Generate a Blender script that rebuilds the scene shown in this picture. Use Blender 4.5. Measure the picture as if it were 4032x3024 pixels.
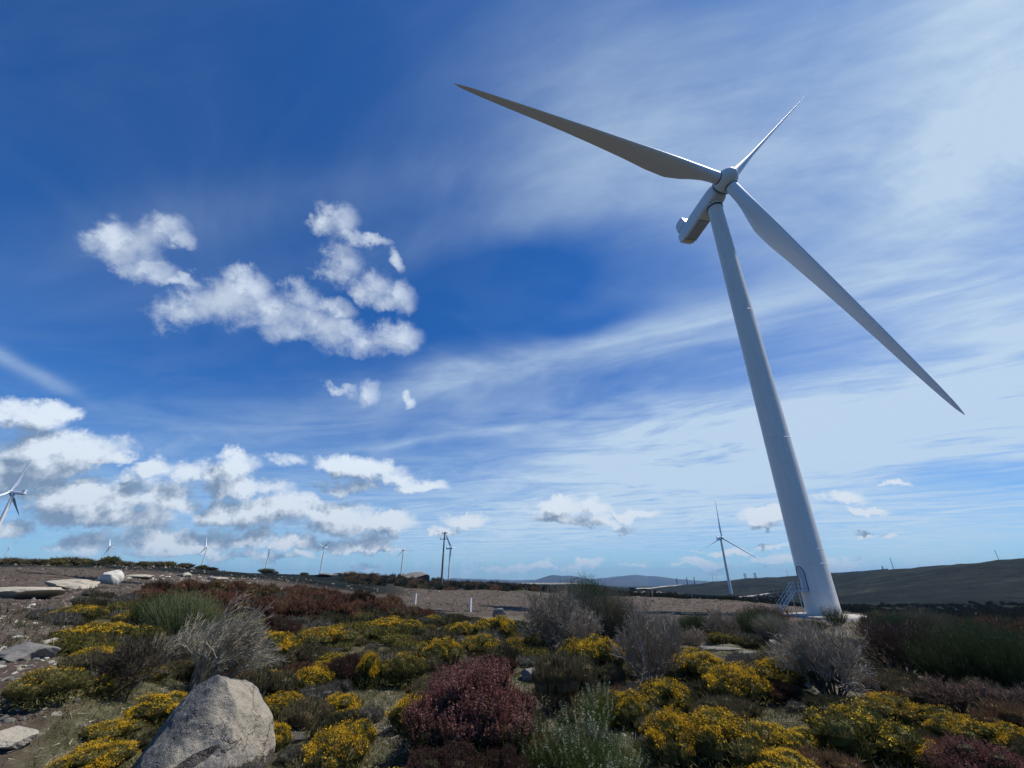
import bpy, math, random
import numpy as np
from mathutils import Vector, Matrix
R=math.radians
C=bpy.context.scene.collection
for o in list(bpy.data.objects): bpy.data.objects.remove(o)

# ---------------------------------------------------------------- camera
F=1670.0; PITCH=R(24.5); S=4032/2212          # survey coordinates: 2212 units across the picture
cam=bpy.data.cameras.new('camera'); cam.sensor_width=36; cam.lens=36*F/4032
cam.clip_start=.1; cam.clip_end=60000
co=bpy.data.objects.new('camera',cam); C.objects.link(co)
co.location=(0,0,0); co.rotation_euler=(R(90)+PITCH,0,0)
bpy.context.scene.camera=co

# ---------------------------------------------------------------- sun, exposure
SUN=Vector((40,6,73)).normalized()
SUN_EL=math.asin(SUN.z); SUN_AZ=math.atan2(SUN.x,SUN.y)
sl=bpy.data.lights.new('sun','SUN'); sl.energy=4.6; sl.angle=R(.53); sl.color=(1,.94,.84)
so=bpy.data.objects.new('sun',sl); C.objects.link(so)
so.rotation_euler=SUN.to_track_quat('Z','Y').to_euler(); so.location=(60,0,90)
vs=bpy.context.scene.view_settings
bpy.context.scene.display_settings.display_device='sRGB'
vs.view_transform='Standard'; vs.look='None'; vs.exposure=0.0; vs.gamma=1; vs.use_curve_mapping=False
cy=bpy.context.scene.cycles
cy.max_bounces=6; cy.diffuse_bounces=3; cy.transparent_max_bounces=4; cy.volume_bounces=0

# ---------------------------------------------------------------- direction helpers
def ray(vx,vy):
    r=(vx*S-2016)/F; u=(1512-vy*S)/F
    return np.array([r, math.cos(PITCH)-u*math.sin(PITCH), math.sin(PITCH)+u*math.cos(PITCH)])
def unit(v): v=np.asarray(v,float); return v/np.linalg.norm(v)
def proj(P):
    P=np.atleast_2d(P); x,y,z=P.T
    fw=y*math.cos(PITCH)+z*math.sin(PITCH); up=-y*math.sin(PITCH)+z*math.cos(PITCH)
    fw=np.where(fw<1e-3,1e-3,fw)
    return (2016+F*x/fw)/S,(1512-F*up/fw)/S,fw

# ---------------------------------------------------------------- node helper
class NT:
    def __init__(s,tree): s.t=tree; s.n=tree.nodes; s.l=tree.links
    def new(s,typ,**k):
        n=s.n.new(typ)
        for a,b in k.items(): setattr(n,a,b)
        return n
    def put(s,sock,v):
        if isinstance(v,bpy.types.NodeSocket): s.l.new(v,sock)
        elif v is not None: sock.default_value=v
    def math(s,op,a,b=None,c=None,clamp=False):
        n=s.new('ShaderNodeMath',operation=op,use_clamp=clamp)
        for i,v in enumerate((a,b,c)): s.put(n.inputs[i],v)
        return n.outputs[0]
    def vec(s,op,a,b=None,c=None,out=0,scale=None):
        n=s.new('ShaderNodeVectorMath',operation=op)
        for i,v in enumerate((a,b,c)):
            if v is not None: s.put(n.inputs[i],v)
        if scale is not None: s.put(n.inputs['Scale'],scale)
        return n.outputs[out]
    def dot(s,a,b): return s.vec('DOT_PRODUCT',a,b,out=1)
    def noise(s,v,scale,detail=4,rough=.5,dist=0,col=False,lac=2.0):
        n=s.new('ShaderNodeTexNoise'); s.put(n.inputs['Vector'],v)
        n.inputs['Scale'].default_value=scale; n.inputs['Detail'].default_value=detail
        n.inputs['Roughness'].default_value=rough; n.inputs['Distortion'].default_value=dist
        n.inputs['Lacunarity'].default_value=lac
        return n.outputs['Color' if col else 'Fac']
    def mr(s,v,a,b,c=0.0,d=1.0,smooth=False):
        n=s.new('ShaderNodeMapRange',interpolation_type='SMOOTHSTEP' if smooth else 'LINEAR')
        for i,x in enumerate((v,a,b,c,d)): s.put(n.inputs[i],x)
        return n.outputs[0]
    def mix(s,f,a,b,blend='MIX'):
        n=s.new('ShaderNodeMix',data_type='RGBA',blend_type=blend)
        s.put(n.inputs[0],f)
        for i,v in ((6,a),(7,b)):
            if isinstance(v,tuple) and len(v)==3: v=v+(1,)
            s.put(n.inputs[i],v)
        return n.outputs[2]
    def ramp(s,f,stops):
        n=s.new('ShaderNodeValToRGB'); s.put(n.inputs[0],f); e=n.color_ramp.elements
        while len(e)<len(stops): e.new(.5)
        for k,(p,c) in zip(e,stops): k.position=p; k.color=tuple(c)+(1,)
        return n.outputs[0]

# ---------------------------------------------------------------- sky: Nishita plus cirrus and cumulus, laid out by world direction
def sky_blob(vx,vy,rx,ry,ang=0):
    c=unit(ray(vx,vy)); e=.5
    t1=unit(ray(vx+e,vy))-unit(ray(vx-e,vy)); t2=unit(ray(vx,vy-e))-unit(ray(vx,vy+e))
    a=R(ang); u=t1*math.cos(a)-t2*math.sin(a); v=t1*math.sin(a)+t2*math.cos(a)
    su=np.linalg.norm(u); sv=np.linalg.norm(v); u=u/su; v=v-u*np.dot(u,v); v=unit(v)
    return c,u/(su*rx),v/(sv*ry)
CUMULUS=[ # torn clouds high up on the left
(275,520,80,62,5),(350,505,66,38,-12),(240,492,46,30,20),(385,525,26,30,50),(300,582,86,34,22),(375,618,66,15,14),
(520,640,92,58,-15),(440,672,112,42,-5),(600,680,106,62,15),(690,708,92,52,28),(765,735,76,42,10),(845,732,66,32,-6),
(548,606,56,38,0),(725,662,60,26,8),(380,688,80,24,0),(650,630,52,30,20),
(728,478,48,44,-20),(700,480,36,18,0),(760,516,48,17,35),(805,528,44,14,8),(742,572,52,38,25),(805,612,60,34,28),(862,645,44,32,25),(856,572,26,16,60),
(790,850,32,25,20),(735,845,34,13,22),(888,875,16,16,0),
# heaped clouds low on the left
(45,905,105,42,0),(120,893,58,26,0),(100,985,160,52,0),(185,975,90,38,0),(40,1020,120,46,0),(250,990,46,20,0),
(170,1075,130,46,0),(295,1082,125,46,0),(240,1120,150,40,6),(360,1105,76,30,0),(300,1140,90,26,0),
(430,1022,112,40,0),(490,1008,62,32,0),(340,1015,34,24,0),(520,1062,115,28,0),(605,994,54,22,0),
(785,1008,100,32,6),(850,1035,64,22,8),(765,1052,66,26,0),(900,1056,74,18,-6),
(560,1118,118,42,0),(640,1105,66,34,0),(490,1130,70,32,0),(720,1122,92,38,0),(820,1140,92,30,0),
(330,1180,150,30,0),(470,1180,130,26,0),(660,1178,190,22,0),(190,1195,90,22,0),(15,1150,50,36,0),(480,1208,260,13,0),(800,1190,90,14,0),
# small fair weather clouds over the horizon
(1000,1126,56,18,0),(1205,1100,72,26,0),(1240,1128,110,16,2),(1290,1102,40,22,0),(1380,1108,40,12,0),(1255,1218,38,12,0),(1165,1228,80,9,0),(1060,1232,60,6,0),
(1660,1122,54,17,0),(1805,1080,68,22,0),(1950,1050,30,10,0),(1885,1116,44,9,0),(1530,1212,42,11,0),(1690,1205,74,14,0),(1570,1184,60,9,0),(1800,1200,60,16,0),(1860,1166,32,8,0),
(1665,1178,40,8,0),(790,1227,36,7,0),(1360,1224,40,5,0),(1510,1226,60,5,0),(1940,1168,24,6,0),(960,1150,30,9,0)]
CIRRUS=[ # (x,y,rx,ry,angle,amount)
(1750,930,640,130,-6,.64),(1450,1020,560,120,-10,.52),(1150,1150,440,90,0,.42),(2150,640,360,260,-25,.46),(2200,90,460,260,-30,.72),
(1750,330,560,280,-10,.42),(1330,260,330,260,-15,.30),(1120,785,420,34,-12,.34),(1500,690,330,46,-17,.30),(1080,925,360,9,-8,.24),
(650,440,600,60,-9,.10),(30,780,150,17,24,.34),(300,1100,600,170,0,.24),(1900,1130,560,80,0,.30),(2100,880,300,120,-10,.22),(960,830,150,60,-10,.12),
(1000,880,60,70,45,.10),(1150,480,600,50,-10,.10),(1700,720,900,420,-10,.16),(1300,1060,700,130,0,.16),(2100,1150,500,60,0,.12),(700,900,500,60,-4,.12),(2100,370,260,70,-30,.30),
(1180,600,280,110,-15,-.22),(2080,1035,240,26,-5,-.42),(2000,790,240,28,-22,-.20),(1300,700,150,24,-14,-.16),(1100,1060,200,24,-3,-.1),(1500,560,120,60,0,-.12)]
w=bpy.data.worlds.new('World'); bpy.context.scene.world=w; w.use_nodes=True
w.cycles.sampling_method='NONE'
w.node_tree.nodes.clear(); N=NT(w.node_tree)
def density_group(blobs):
    g=bpy.data.node_groups.new('cloud_density','ShaderNodeTree')
    g.interface.new_socket('Vector',in_out='INPUT',socket_type='NodeSocketVector')
    g.interface.new_socket('Density',in_out='OUTPUT',socket_type='NodeSocketFloat')
    n=NT(g); gi=n.new('NodeGroupInput').outputs[0]; go=n.new('NodeGroupOutput')
    w1=n.vec('SUBTRACT',n.noise(gi,8,6,.66,col=True),(.5,.5,.5))
    D=n.vec('ADD',gi,n.vec('SCALE',w1,scale=.12))
    acc=None
    for b in blobs:
        k=1.12 if b[1]>880 else 1.06
        c,u,v=sky_blob(b[0],b[1],b[2]*k,b[3]*k,b[4])
        a=n.dot(D,tuple(u)); q=n.math('ADD',n.dot(D,tuple(v)),-float(np.dot(v,c)))
        if b[1]>880: q=n.math('MAXIMUM',q,n.math('MULTIPLY',q,-1.35))     # flat undersides
        a=n.math('ADD',a,-float(np.dot(u,c)))
        d2=n.math('MULTIPLY_ADD',q,q,n.math('MULTIPLY',a,a))
        h=n.math('SUBTRACT',1.0,d2)
        acc=h if acc is None else n.math('SMOOTH_MAX',acc,h,.35)
    f1=n.noise(gi,16,8,.60)
    r=n.math('ADD',n.math('MAXIMUM',acc,-1.5),n.math('MULTIPLY',n.math('SUBTRACT',f1,.5),3.3))
    g.links.new(r,go.inputs[0]); return g
def blob_box(b):
    c,u,v=sky_blob(*b); ru,rv=1/np.linalg.norm(u),1/np.linalg.norm(v); u,v=unit(u),unit(v); P=[]
    for k in range(16):
        t=2*math.pi*k/16; P.append(unit(c+u*math.cos(t)*(ru*1.9+.075)+v*math.sin(t)*(rv*1.9+.075)))
    P=np.array(P); az_=np.degrees(np.arctan2(P[:,0],P[:,1])); return az_.min(),az_.max(),P[:,2].min(),P[:,2].max()
D=N.vec('NORMALIZE',N.new('ShaderNodeTexCoord').outputs['Generated'])
st=N.new('ShaderNodeTexSky',sky_type='NISHITA',sun_disc=False,sun_elevation=SUN_EL,sun_rotation=SUN_AZ,altitude=1200,air_density=1.0,dust_density=.4,ozone_density=3.0)
sep=N.new('ShaderNodeSeparateXYZ'); N.put(sep.inputs[0],D); X,Y,Z=sep.outputs
SKYS=.10
base=N.mix(1.0,st.outputs[0],(.19,.69,1.27),'MULTIPLY')
low=N.mr(Z,0.0,.42,1,0,smooth=True)
base=N.mix(N.math('MULTIPLY',low,.55),base,N.mix(1.0,st.outputs[0],(.66,.93,1.05),'MULTIPLY'))
# cirrus on a high plane, streaks running from left to right
zc=N.math('MAXIMUM',Z,.03)
px=N.math('DIVIDE',X,zc); py=N.math('DIVIDE',Y,zc)
ca,sa=math.cos(R(-25)),math.sin(R(-25))
al=N.math('ADD',N.math('MULTIPLY',px,ca),N.math('MULTIPLY',py,sa))
ac=N.math('SUBTRACT',N.math('MULTIPLY',py,ca),N.math('MULTIPLY',px,sa))
cb=N.new('ShaderNodeCombineXYZ'); N.put(cb.inputs[0],N.math('MULTIPLY',al,.55)); N.put(cb.inputs[1],ac)
pl=cb.outputs[0]
s1=N.noise(pl,1.35,8,.60,dist=1.3); s2=N.noise(pl,6,6,.65,dist=.4)
streak=N.math('ADD',N.math('MULTIPLY',s1,.75),N.math('MULTIPLY',s2,.25))
Dw=N.vec('ADD',D,N.vec('SCALE',N.vec('SUBTRACT',N.noise(D,3,3,.5,col=True),(.5,.5,.5)),scale=.10))
acc=None
for b in CIRRUS:
    c,u,v=sky_blob(*b[:5])
    a=N.math('ADD',N.dot(Dw,tuple(u)),-float(np.dot(u,c))); q=N.math('ADD',N.dot(Dw,tuple(v)),-float(np.dot(v,c)))
    d2=N.math('MULTIPLY_ADD',q,q,N.math('MULTIPLY',a,a))
    h=N.math('MULTIPLY',N.math('POWER',2.0,N.math('MULTIPLY',d2,-1.6)),b[5])
    acc=h if acc is None else N.math('ADD',acc,h)
cir=N.math('MULTIPLY',N.math('MAXIMUM',acc,0.0),N.mr(streak,.32,.66,.42,1.50))
cir=N.math('ADD',cir,N.math('MULTIPLY',N.mr(s1,.45,.8,0,1),.06))
cir=N.math('MINIMUM',cir,.90)
veil=(.56/SKYS,.71/SKYS,.86/SKYS)
col=N.mix(cir,base,veil)
# cumulus, computed only in the tiles of sky that hold some
up=unit(np.array([SUN.x,SUN.y,SUN.z]))
Ds=N.vec('NORMALIZE',N.vec('ADD',D,tuple(up*.04)))
hi=N.mr(Z,.24,.36)    # the torn high clouds are thin, so their undersides stay light
fade=N.mr(Z,-.01,.05,.30,.97)
azd=N.math('MULTIPLY',N.math('ARCTAN2',X,Y),180/math.pi)
bg=N.new('ShaderNodeBackground'); N.put(bg.inputs[0],col); bg.inputs[1].default_value=SKYS
shader=bg.outputs[0]
BX=[blob_box(b) for b in CUMULUS]
ZS=[-.02,.075,.15,.26,.42,.70]; AS=[-75,-52,-38,-26,-13,4,22,42,70]
def leaf(z0,z1,a0,a1):
    bl=[b for b,x in zip(CUMULUS,BX) if x[0]<a1 and x[1]>a0 and x[2]<z1 and x[3]>z0]
    if not bl: return shader
    DG=density_group(bl); ds=[]
    for v_ in (D,Ds):
        k=N.new('ShaderNodeGroup'); k.node_tree=DG; N.put(k.inputs[0],v_); ds.append(k.outputs[0])
    d0,d1=ds
    cov=N.mr(d0,COV0,COV1,smooth=True)
    thick=N.mr(d1,-.1,1.5,smooth=True)
    relief=N.mr(N.math('SUBTRACT',d1,d0),-1.35,.85,1.0,0.0,smooth=True)
    lit=N.math('ADD',N.math('MULTIPLY',relief,1.10),N.math('MULTIPLY_ADD',N.math('SUBTRACT',1.0,thick),.36,-.16))
    lit=N.math('ADD',lit,fine,clamp=True)
    lit=N.math('MAXIMUM',lit,N.math('MULTIPLY',hi,.74))
    cl=N.mix(lit,(.20/SKYS,.29/SKYS,.42/SKYS),dimc((.76/SKYS,.85/SKYS,.95/SKYS)))
    cv=N.math('MULTIPLY',N.math('MULTIPLY',cov,fade),N.mr(hi,0,1,1.0,.86))
    bt=N.new('ShaderNodeBackground'); N.put(bt.inputs[0],N.mix(cv,col,cl)); bt.inputs[1].default_value=SKYS
    return bt.outputs[0]
def split(fac,lo,hi_):
    if lo is hi_: return lo
    mx=N.new('ShaderNodeMixShader'); N.put(mx.inputs[0],fac); N.l.new(lo,mx.inputs[1]); N.l.new(hi_,mx.inputs[2]); return mx.outputs[0]
def tree_a(i,j,z0,z1):
    if j-i==1: return leaf(z0,z1,AS[i],AS[j])
    m_=(i+j)//2; return split(N.math('GREATER_THAN',azd,AS[m_]),tree_a(i,m_,z0,z1),tree_a(m_,j,z0,z1))
def tree_z(i,j):
    if j-i==1: return tree_a(0,len(AS)-1,ZS[i],ZS[j])
    m_=(i+j)//2; return split(N.math('GREATER_THAN',Z,ZS[m_]),tree_z(i,m_),tree_z(m_,j))
fine=N.math('MULTIPLY',N.math('SUBTRACT',N.noise(D,34,5,.62),N.noise(N.vec('ADD',D,tuple(up*.010)),34,5,.62)),1.3)
lowdim=N.mr(Z,0,.24,.84,1.02)
def dimc(c): return N.vec('SCALE',c,scale=lowdim)
COV0,COV1=N.mr(hi,0,1,-.20,-.35),N.mr(hi,0,1,.85,1.65)
shader=split(N.math('GREATER_THAN',Z,.70),tree_z(0,len(ZS)-1),shader)
wo=N.new('ShaderNodeOutputWorld'); w.node_tree.links.new(shader,wo.inputs[0])

# ---------------------------------------------------------------- numeric noise
def _hash(i,j,s):
    h=(i.astype(np.int64)*374761393+j.astype(np.int64)*668265263+s*1442695041)&0xffffffff
    h=((h^(h>>13))*1274126177)&0xffffffff
    return ((h^(h>>16))&0xffff)/65535.0
def vnoise(x,y,s=0):
    xi=np.floor(x); yi=np.floor(y); fx=x-xi; fy=y-yi; fx=fx*fx*(3-2*fx); fy=fy*fy*(3-2*fy)
    a=_hash(xi,yi,s); b=_hash(xi+1,yi,s); c=_hash(xi,yi+1,s); d=_hash(xi+1,yi+1,s)
    return (a*(1-fx)+b*fx)*(1-fy)+(c*(1-fx)+d*fx)*fy
def fbm(x,y,o=4,s=0):
    x=np.asarray(x,float); y=np.asarray(y,float); r=0; a=.5; t=0
    for k in range(o): r=r+a*vnoise(x*2**k+17.3*k,y*2**k-9.1*k,s+k); t+=a; a*=.5
    return r/t

# ---------------------------------------------------------------- terrain height from surveyed points (picture column,row,range)
CP=[]
def cp(vx,vy,r):
    d=ray(vx,vy); h=math.hypot(d[0],d[1]); CP.append((math.atan2(d[0],d[1]),r,d[2]/h*r))
for t in [(-60,1540,8),(-60,1400,12),(-60,1330,19),(-60,1285,32),(-60,1245,60),(-60,1224,90),(-60,1232,180),
 (100,1500,8),(100,1400,12.5),(100,1340,18),(100,1300,26),(100,1265,42),(100,1238,70),(100,1223,92),(100,1232,180),
 (400,1500,9),(400,1400,14),(400,1340,21),(400,1290,30),(400,1272,40),(400,1262,60),(400,1238,85),(400,1229,105),(400,1238,200),
 (700,1500,9),(700,1400,14),(700,1340,22),(700,1305,32),(700,1288,42),(700,1280,60),(700,1268,90),(700,1247,170),(700,1243,230),(700,1250,420),
 (900,1500,8.8),(900,1400,14),(900,1350,22),(900,1328,33),(900,1318,45),(900,1305,65),(900,1284,100),(900,1274,135),(900,1264,190),(900,1252,270),(900,1258,500),
 (1016,1321,53),(1106,1500,8.7),(1106,1400,14.5),(1106,1355,24),(1106,1338,36),(1106,1330,48),(1106,1305,72),(1106,1285,110),(1106,1276,145),(1106,1268,240),(1106,1264,400),(1106,1266,900),
 (1300,1500,8.8),(1300,1400,15),(1300,1357,27),(1300,1340,42),(1300,1318,65),(1300,1296,100),(1300,1288,130),(1300,1286,240),(1300,1264,480),
 (1600,1500,9.2),(1600,1400,17),(1600,1368,30),(1600,1340,50),(1600,1312,85),(1600,1300,120),(1600,1296,300),(1600,1289,600),(1581,1288,666),(1600,1253,900),
 (1783,1337,74.5),(1783,1400,24),(1783,1366,42),(1783,1320,110),(1783,1308,250),(1783,1290,420),(1783,1243,760),
 (2000,1510,10),(2000,1450,14),(2000,1400,23),(2000,1368,40),(2000,1346,90),(2000,1328,170),(2000,1290,330),(2000,1226,650),
 (2212,1560,9),(2212,1480,14),(2212,1420,24),(2212,1380,42),(2212,1352,95),(2212,1328,170),(2212,1285,320),(2212,1207,600),
 (2300,1560,9),(2300,1420,24),(2300,1352,95),(2300,1285,320),(2300,1204,600),
 (-48,1229,705),(100,1231,1000),(220,1233,1900),(300,1238,1100),(432,1240,1573),(571,1244,1483),(640,1248,900),(688,1249,1187),(780,1252,800),(866,1256,1134),(971,1262,880),(5,1232,2800)]: cp(*t)
for a in range(-65,66,13):
    for r,z in ((.8,-1.66),(3,-1.66),(6,-1.66)): CP.append((R(a),r,z))
    for r,z in (((1600,-45),(3000,-70),(8500,-125)) if a>-5 else ((4500,-20),(8500,-125))): CP.append((R(a),r,z))
for a in (-150,-110,110,150):
    for r,z in ((1,-1.66),(6,-1.7),(30,-2),(120,-4),(600,-20),(3000,-70),(8500,-125)): CP.append((R(a),r,z))
_P=np.array([(a*2.2,math.log(r)) for a,r,z in CP]); _Zs=np.array([z for a,r,z in CP]); _rr=np.array([r for a,r,z in CP])
_Zt=_Zs/_rr**.85       # fit a flattened slope, so far points do not swamp near ones
def _tps(d2): return np.where(d2>1e-12,.5*d2*np.log(np.maximum(d2,1e-12)),0)
_n=len(_P); _K=_tps(((_P[:,None]-_P[None])**2).sum(-1))+np.eye(_n)*1e-3
_A=np.zeros((_n+3,_n+3)); _A[:_n,:_n]=_K; _A[:_n,_n]=1; _A[:_n,_n+1:]=_P; _A[_n:,:_n]=_A[:_n,_n:].T
_W=np.linalg.solve(_A,np.r_[_Zt,0,0,0])
def H(x,y):
    x=np.asarray(x,float); y=np.asarray(y,float); sh=x.shape; x=x.ravel(); y=y.ravel()
    r=np.maximum(np.hypot(x,y),.6); q=np.c_[np.arctan2(x,y)*2.2,np.log(r)]; out=np.empty(len(x))
    for i in range(0,len(x),20000):
        p=q[i:i+20000]; k=_tps(((p[:,None]-_P[None])**2).sum(-1)); out[i:i+20000]=k@_W[:_n]+_W[_n]+p@_W[_n+1:]
    z=out*r**.85
    back=np.clip((np.abs(q[:,0]/2.2)-R(75))/R(40),0,1); back=back*back*(3-2*back)
    zb=-1.66-np.maximum(r-6,0)**.9*.035
    z=z*(1-back)+zb*back
    near=np.clip(r/3,0,1)
    z=z+near*((fbm(x*.9,y*.9,3,5)-.5)*.22+(fbm(x*.12,y*.12,3,9)-.5)*np.clip(r/40,0,1)*.9)
    z=z+(fbm(x*.012,y*.012,4,31)-.5)*np.clip((r-150)/400,0,1)*3.2+(fbm(x*.05,y*.05,3,37)-.5)*np.clip((r-150)/400,0,1)*2.2
    return z.reshape(sh)
def Hs(x,y): return float(H(np.array([x]),np.array([y]))[0])
_ts=np.exp(np.linspace(math.log(2.5),math.log(1500),420))
def hit(vx,vy):
    d=ray(vx,vy); z=H(d[0]*_ts,d[1]*_ts); k=np.where(d[2]*_ts<z)[0]
    if len(k)==0: i=len(_ts)-1; t=_ts[np.argmin(d[2]*_ts-z)]
    else:
        i=max(k[0],1); a=d[2]*_ts[i-1]-z[i-1]; b=z[i]-d[2]*_ts[i]; t=_ts[i-1]+(_ts[i]-_ts[i-1])*a/(a+b+1e-9)
    x,y=d[0]*t,d[1]*t
    return Vector((x,y,Hs(x,y))),t      # point on the ground, optical depth
def at(vx,rng):                          # ground point in the direction of a column, at a range
    d=ray(vx,1250); h=math.hypot(d[0],d[1]); x,y=d[0]/h*rng,d[1]/h*rng
    return Vector((x,y,Hs(x,y)))

# ---------------------------------------------------------------- mesh helpers
def link(o,parent=None):
    C.objects.link(o)
    if parent is not None: o.parent=parent
    return o
def tri_mesh(name,V,mat,smooth=False,attr=None):
    V=np.asarray(V,np.float32).reshape(-1,3); n=len(V)//3
    me=bpy.data.meshes.new(name); me.vertices.add(n*3); me.vertices.foreach_set('co',V.ravel())
    me.loops.add(n*3); me.loops.foreach_set('vertex_index',np.arange(n*3,dtype=np.int32))
    me.polygons.add(n); me.polygons.foreach_set('loop_start',np.arange(0,n*3,3,dtype=np.int32))
    me.update(calc_edges=True); me.materials.append(mat)
    if attr is not None:
        a=me.attributes.new('tint','FLOAT','POINT'); a.data.foreach_set('value',np.asarray(attr,np.float32).ravel())
    return me
def poly_mesh(name,V,Fc,mat,smooth=False):
    me=bpy.data.meshes.new(name); me.from_pydata([tuple(v) for v in V],[],[tuple(f) for f in Fc]); me.materials.append(mat)
    if smooth:
        for p in me.polygons: p.use_smooth=True
    me.update(); return me
def grid_mesh(name,P,mat,smooth=True,closed=False):
    m,n=P.shape[:2]; me=bpy.data.meshes.new(name); V=P.reshape(-1,3).astype(np.float32)
    i=np.arange(m-1)[:,None]; j=np.arange(n if closed else n-1)[None]; j2=(j+1)%n
    q=np.stack([i*n+j,i*n+j2,(i+1)*n+j2,(i+1)*n+j],-1).reshape(-1,4).astype(np.int32); k=len(q)
    me.vertices.add(len(V)); me.vertices.foreach_set('co',V.ravel()); me.loops.add(k*4); me.loops.foreach_set('vertex_index',q.ravel())
    me.polygons.add(k); me.polygons.foreach_set('loop_start',np.arange(0,k*4,4,dtype=np.int32))
    if smooth: me.polygons.foreach_set('use_smooth',np.ones(k,bool))
    me.update(calc_edges=True); me.materials.append(mat); return me
def tag(o,label,cat,group=None,kind=None):
    if label: o['label']=label
    if cat: o['category']=cat
    if group: o['group']=group
    if kind: o['kind']=kind
    return o
def obj(name,me,parent=None,loc=None):
    o=bpy.data.objects.new(name,me); 
    if loc is not None: o.location=loc
    return link(o,parent)
def empty(name,loc=(0,0,0),rz=0):
    o=bpy.data.objects.new(name,None); o.location=loc; o.rotation_euler=(0,0,rz); o.empty_display_size=.3; return link(o)
class MB:
    def __init__(s): s.V=[]; s.F=[]
    def add(s,V,Fc):
        k=len(s.V); s.V+= [tuple(v) for v in V]; s.F+=[tuple(i+k for i in f) for f in Fc]
    def box(s,c,h,M=None,bev=0):
        hx,hy,hz=h; V=[]
        for z in (-hz,hz):
            for x,y in ((-hx,-hy),(hx,-hy),(hx,hy),(-hx,hy)): V.append(Vector((x,y,z)))
        if M is not None: V=[M@v for v in V]
        V=[v+Vector(c) for v in V]
        s.add(V,[(3,2,1,0),(4,5,6,7),(0,1,5,4),(1,2,6,5),(2,3,7,6),(3,0,4,7)])
    def tube(s,pts,rad,n=8,cap=True):
        pts=[Vector(p) for p in pts]; 
        if not hasattr(rad,'__len__'): rad=[rad]*len(pts)
        V=[];Fc=[]
        for i,p in enumerate(pts):
            d=(pts[min(i+1,len(pts)-1)]-pts[max(i-1,0)]).normalized()
            a=d.cross(Vector((0,0,1)) if abs(d.z)<.9 else Vector((1,0,0))).normalized(); b=d.cross(a)
            for k in range(n):
                t=2*math.pi*k/n; V.append(p+(a*math.cos(t)+b*math.sin(t))*rad[i])
        for i in range(len(pts)-1):
            for k in range(n): Fc.append((i*n+k,i*n+(k+1)%n,(i+1)*n+(k+1)%n,(i+1)*n+k))
        if cap: Fc.append(tuple(range(n))[::-1]); Fc.append(tuple((len(pts)-1)*n+k for k in range(n)))
        s.add(V,Fc)
    def mesh(s,name,mat,smooth=False): return poly_mesh(name,s.V,s.F,mat,smooth)

# ---------------------------------------------------------------- materials
def material(name,fn,rough=.6,spec=.3,trans=0):
    m=bpy.data.materials.new(name); m.use_nodes=True; n=NT(m.node_tree); n.n.clear()
    p=n.new('ShaderNodeBsdfPrincipled'); p.inputs['Roughness'].default_value=rough; p.inputs['Specular IOR Level'].default_value=spec
    out=n.new('ShaderNodeOutputMaterial')
    c,nrm=fn(n,p)
    if isinstance(c,tuple): c=c+(1,) if len(c)==3 else c
    n.put(p.inputs['Base Color'],c)
    if nrm is not None: n.l.new(nrm,p.inputs['Normal'])
    res=p.outputs[0]
    if trans:
        t=n.new('ShaderNodeBsdfTranslucent'); n.put(t.inputs[0],c); mx=n.new('ShaderNodeMixShader'); mx.inputs[0].default_value=trans
        n.l.new(res,mx.inputs[1]); n.l.new(t.outputs[0],mx.inputs[2]); res=mx.outputs[0]
    n.l.new(res,out.inputs[0]); return m
def bump(n,h,strength=.5,dist=.02):
    b=n.new('ShaderNodeBump'); b.inputs['Strength'].default_value=strength; b.inputs['Distance'].default_value=dist; n.put(b.inputs['Height'],h); return b.outputs[0]
def leafmat(name,stops,trans=.25,rough=.7,objvar=.35,clump=9.0):
    def fn(n,p):
        g=n.new('ShaderNodeNewGeometry').outputs['Random Per Island']
        oi=n.new('ShaderNodeObjectInfo').outputs['Random']
        tc=n.new('ShaderNodeTexCoord').outputs['Object']
        ns=n.noise(tc,clump,2,.5)
        f=n.math('ADD',n.math('MULTIPLY',g,.5),n.math('MULTIPLY',n.mr(ns,.3,.7),.5-.0))
        f=n.math('ADD',f,n.math('MULTIPLY',n.math('SUBTRACT',oi,.5),objvar),clamp=True)
        return n.ramp(f,stops),None
    return material(name,fn,rough,.15,trans)
M={}
M['gorse_leaf']=leafmat('gorse_leaf',[(0,(.048,.054,.016)),(.45,(.12,.115,.034)),(.8,(.18,.155,.055)),(1,(.21,.155,.075))])
M['gorse_flower']=leafmat('gorse_flower',[(0,(.30,.14,.010)),(.45,(.60,.36,.016)),(1,(.82,.58,.03))],.3,.6,.3)
M['gorse_dull']=leafmat('gorse_dull',[(0,(.10,.08,.015)),(.6,(.24,.18,.02)),(1,(.36,.27,.03))],.3,.7,.5)
M['heath_red']=leafmat('heath_red',[(0,(.055,.034,.020)),(.35,(.14,.066,.038)),(.7,(.22,.10,.060)),(1,(.15,.12,.055))],.2,.7,1.2)
M['heath_olive']=leafmat('heath_olive',[(0,(.048,.046,.022)),(.5,(.105,.092,.045)),(1,(.17,.135,.072))],.2,.7,.8)
M['heath_grey']=leafmat('heath_grey',[(0,(.07,.066,.052)),(.5,(.13,.12,.095)),(1,(.20,.185,.145))],.2,.8,.5)
M['heather_leaf']=leafmat('heather_leaf',[(0,(.022,.028,.012)),(.6,(.05,.052,.022)),(1,(.085,.07,.03))],.2)
M['heather_pink']=leafmat('heather_pink',[(0,(.070,.030,.022)),(.35,(.16,.062,.052)),(.7,(.27,.115,.105)),(1,(.38,.21,.17))],.3,.7,.25,6)
M['heather_purple']=leafmat('heather_purple',[(0,(.040,.024,.018)),(.5,(.085,.038,.036)),(1,(.14,.075,.06))],.3,.7,.3,6)
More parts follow.
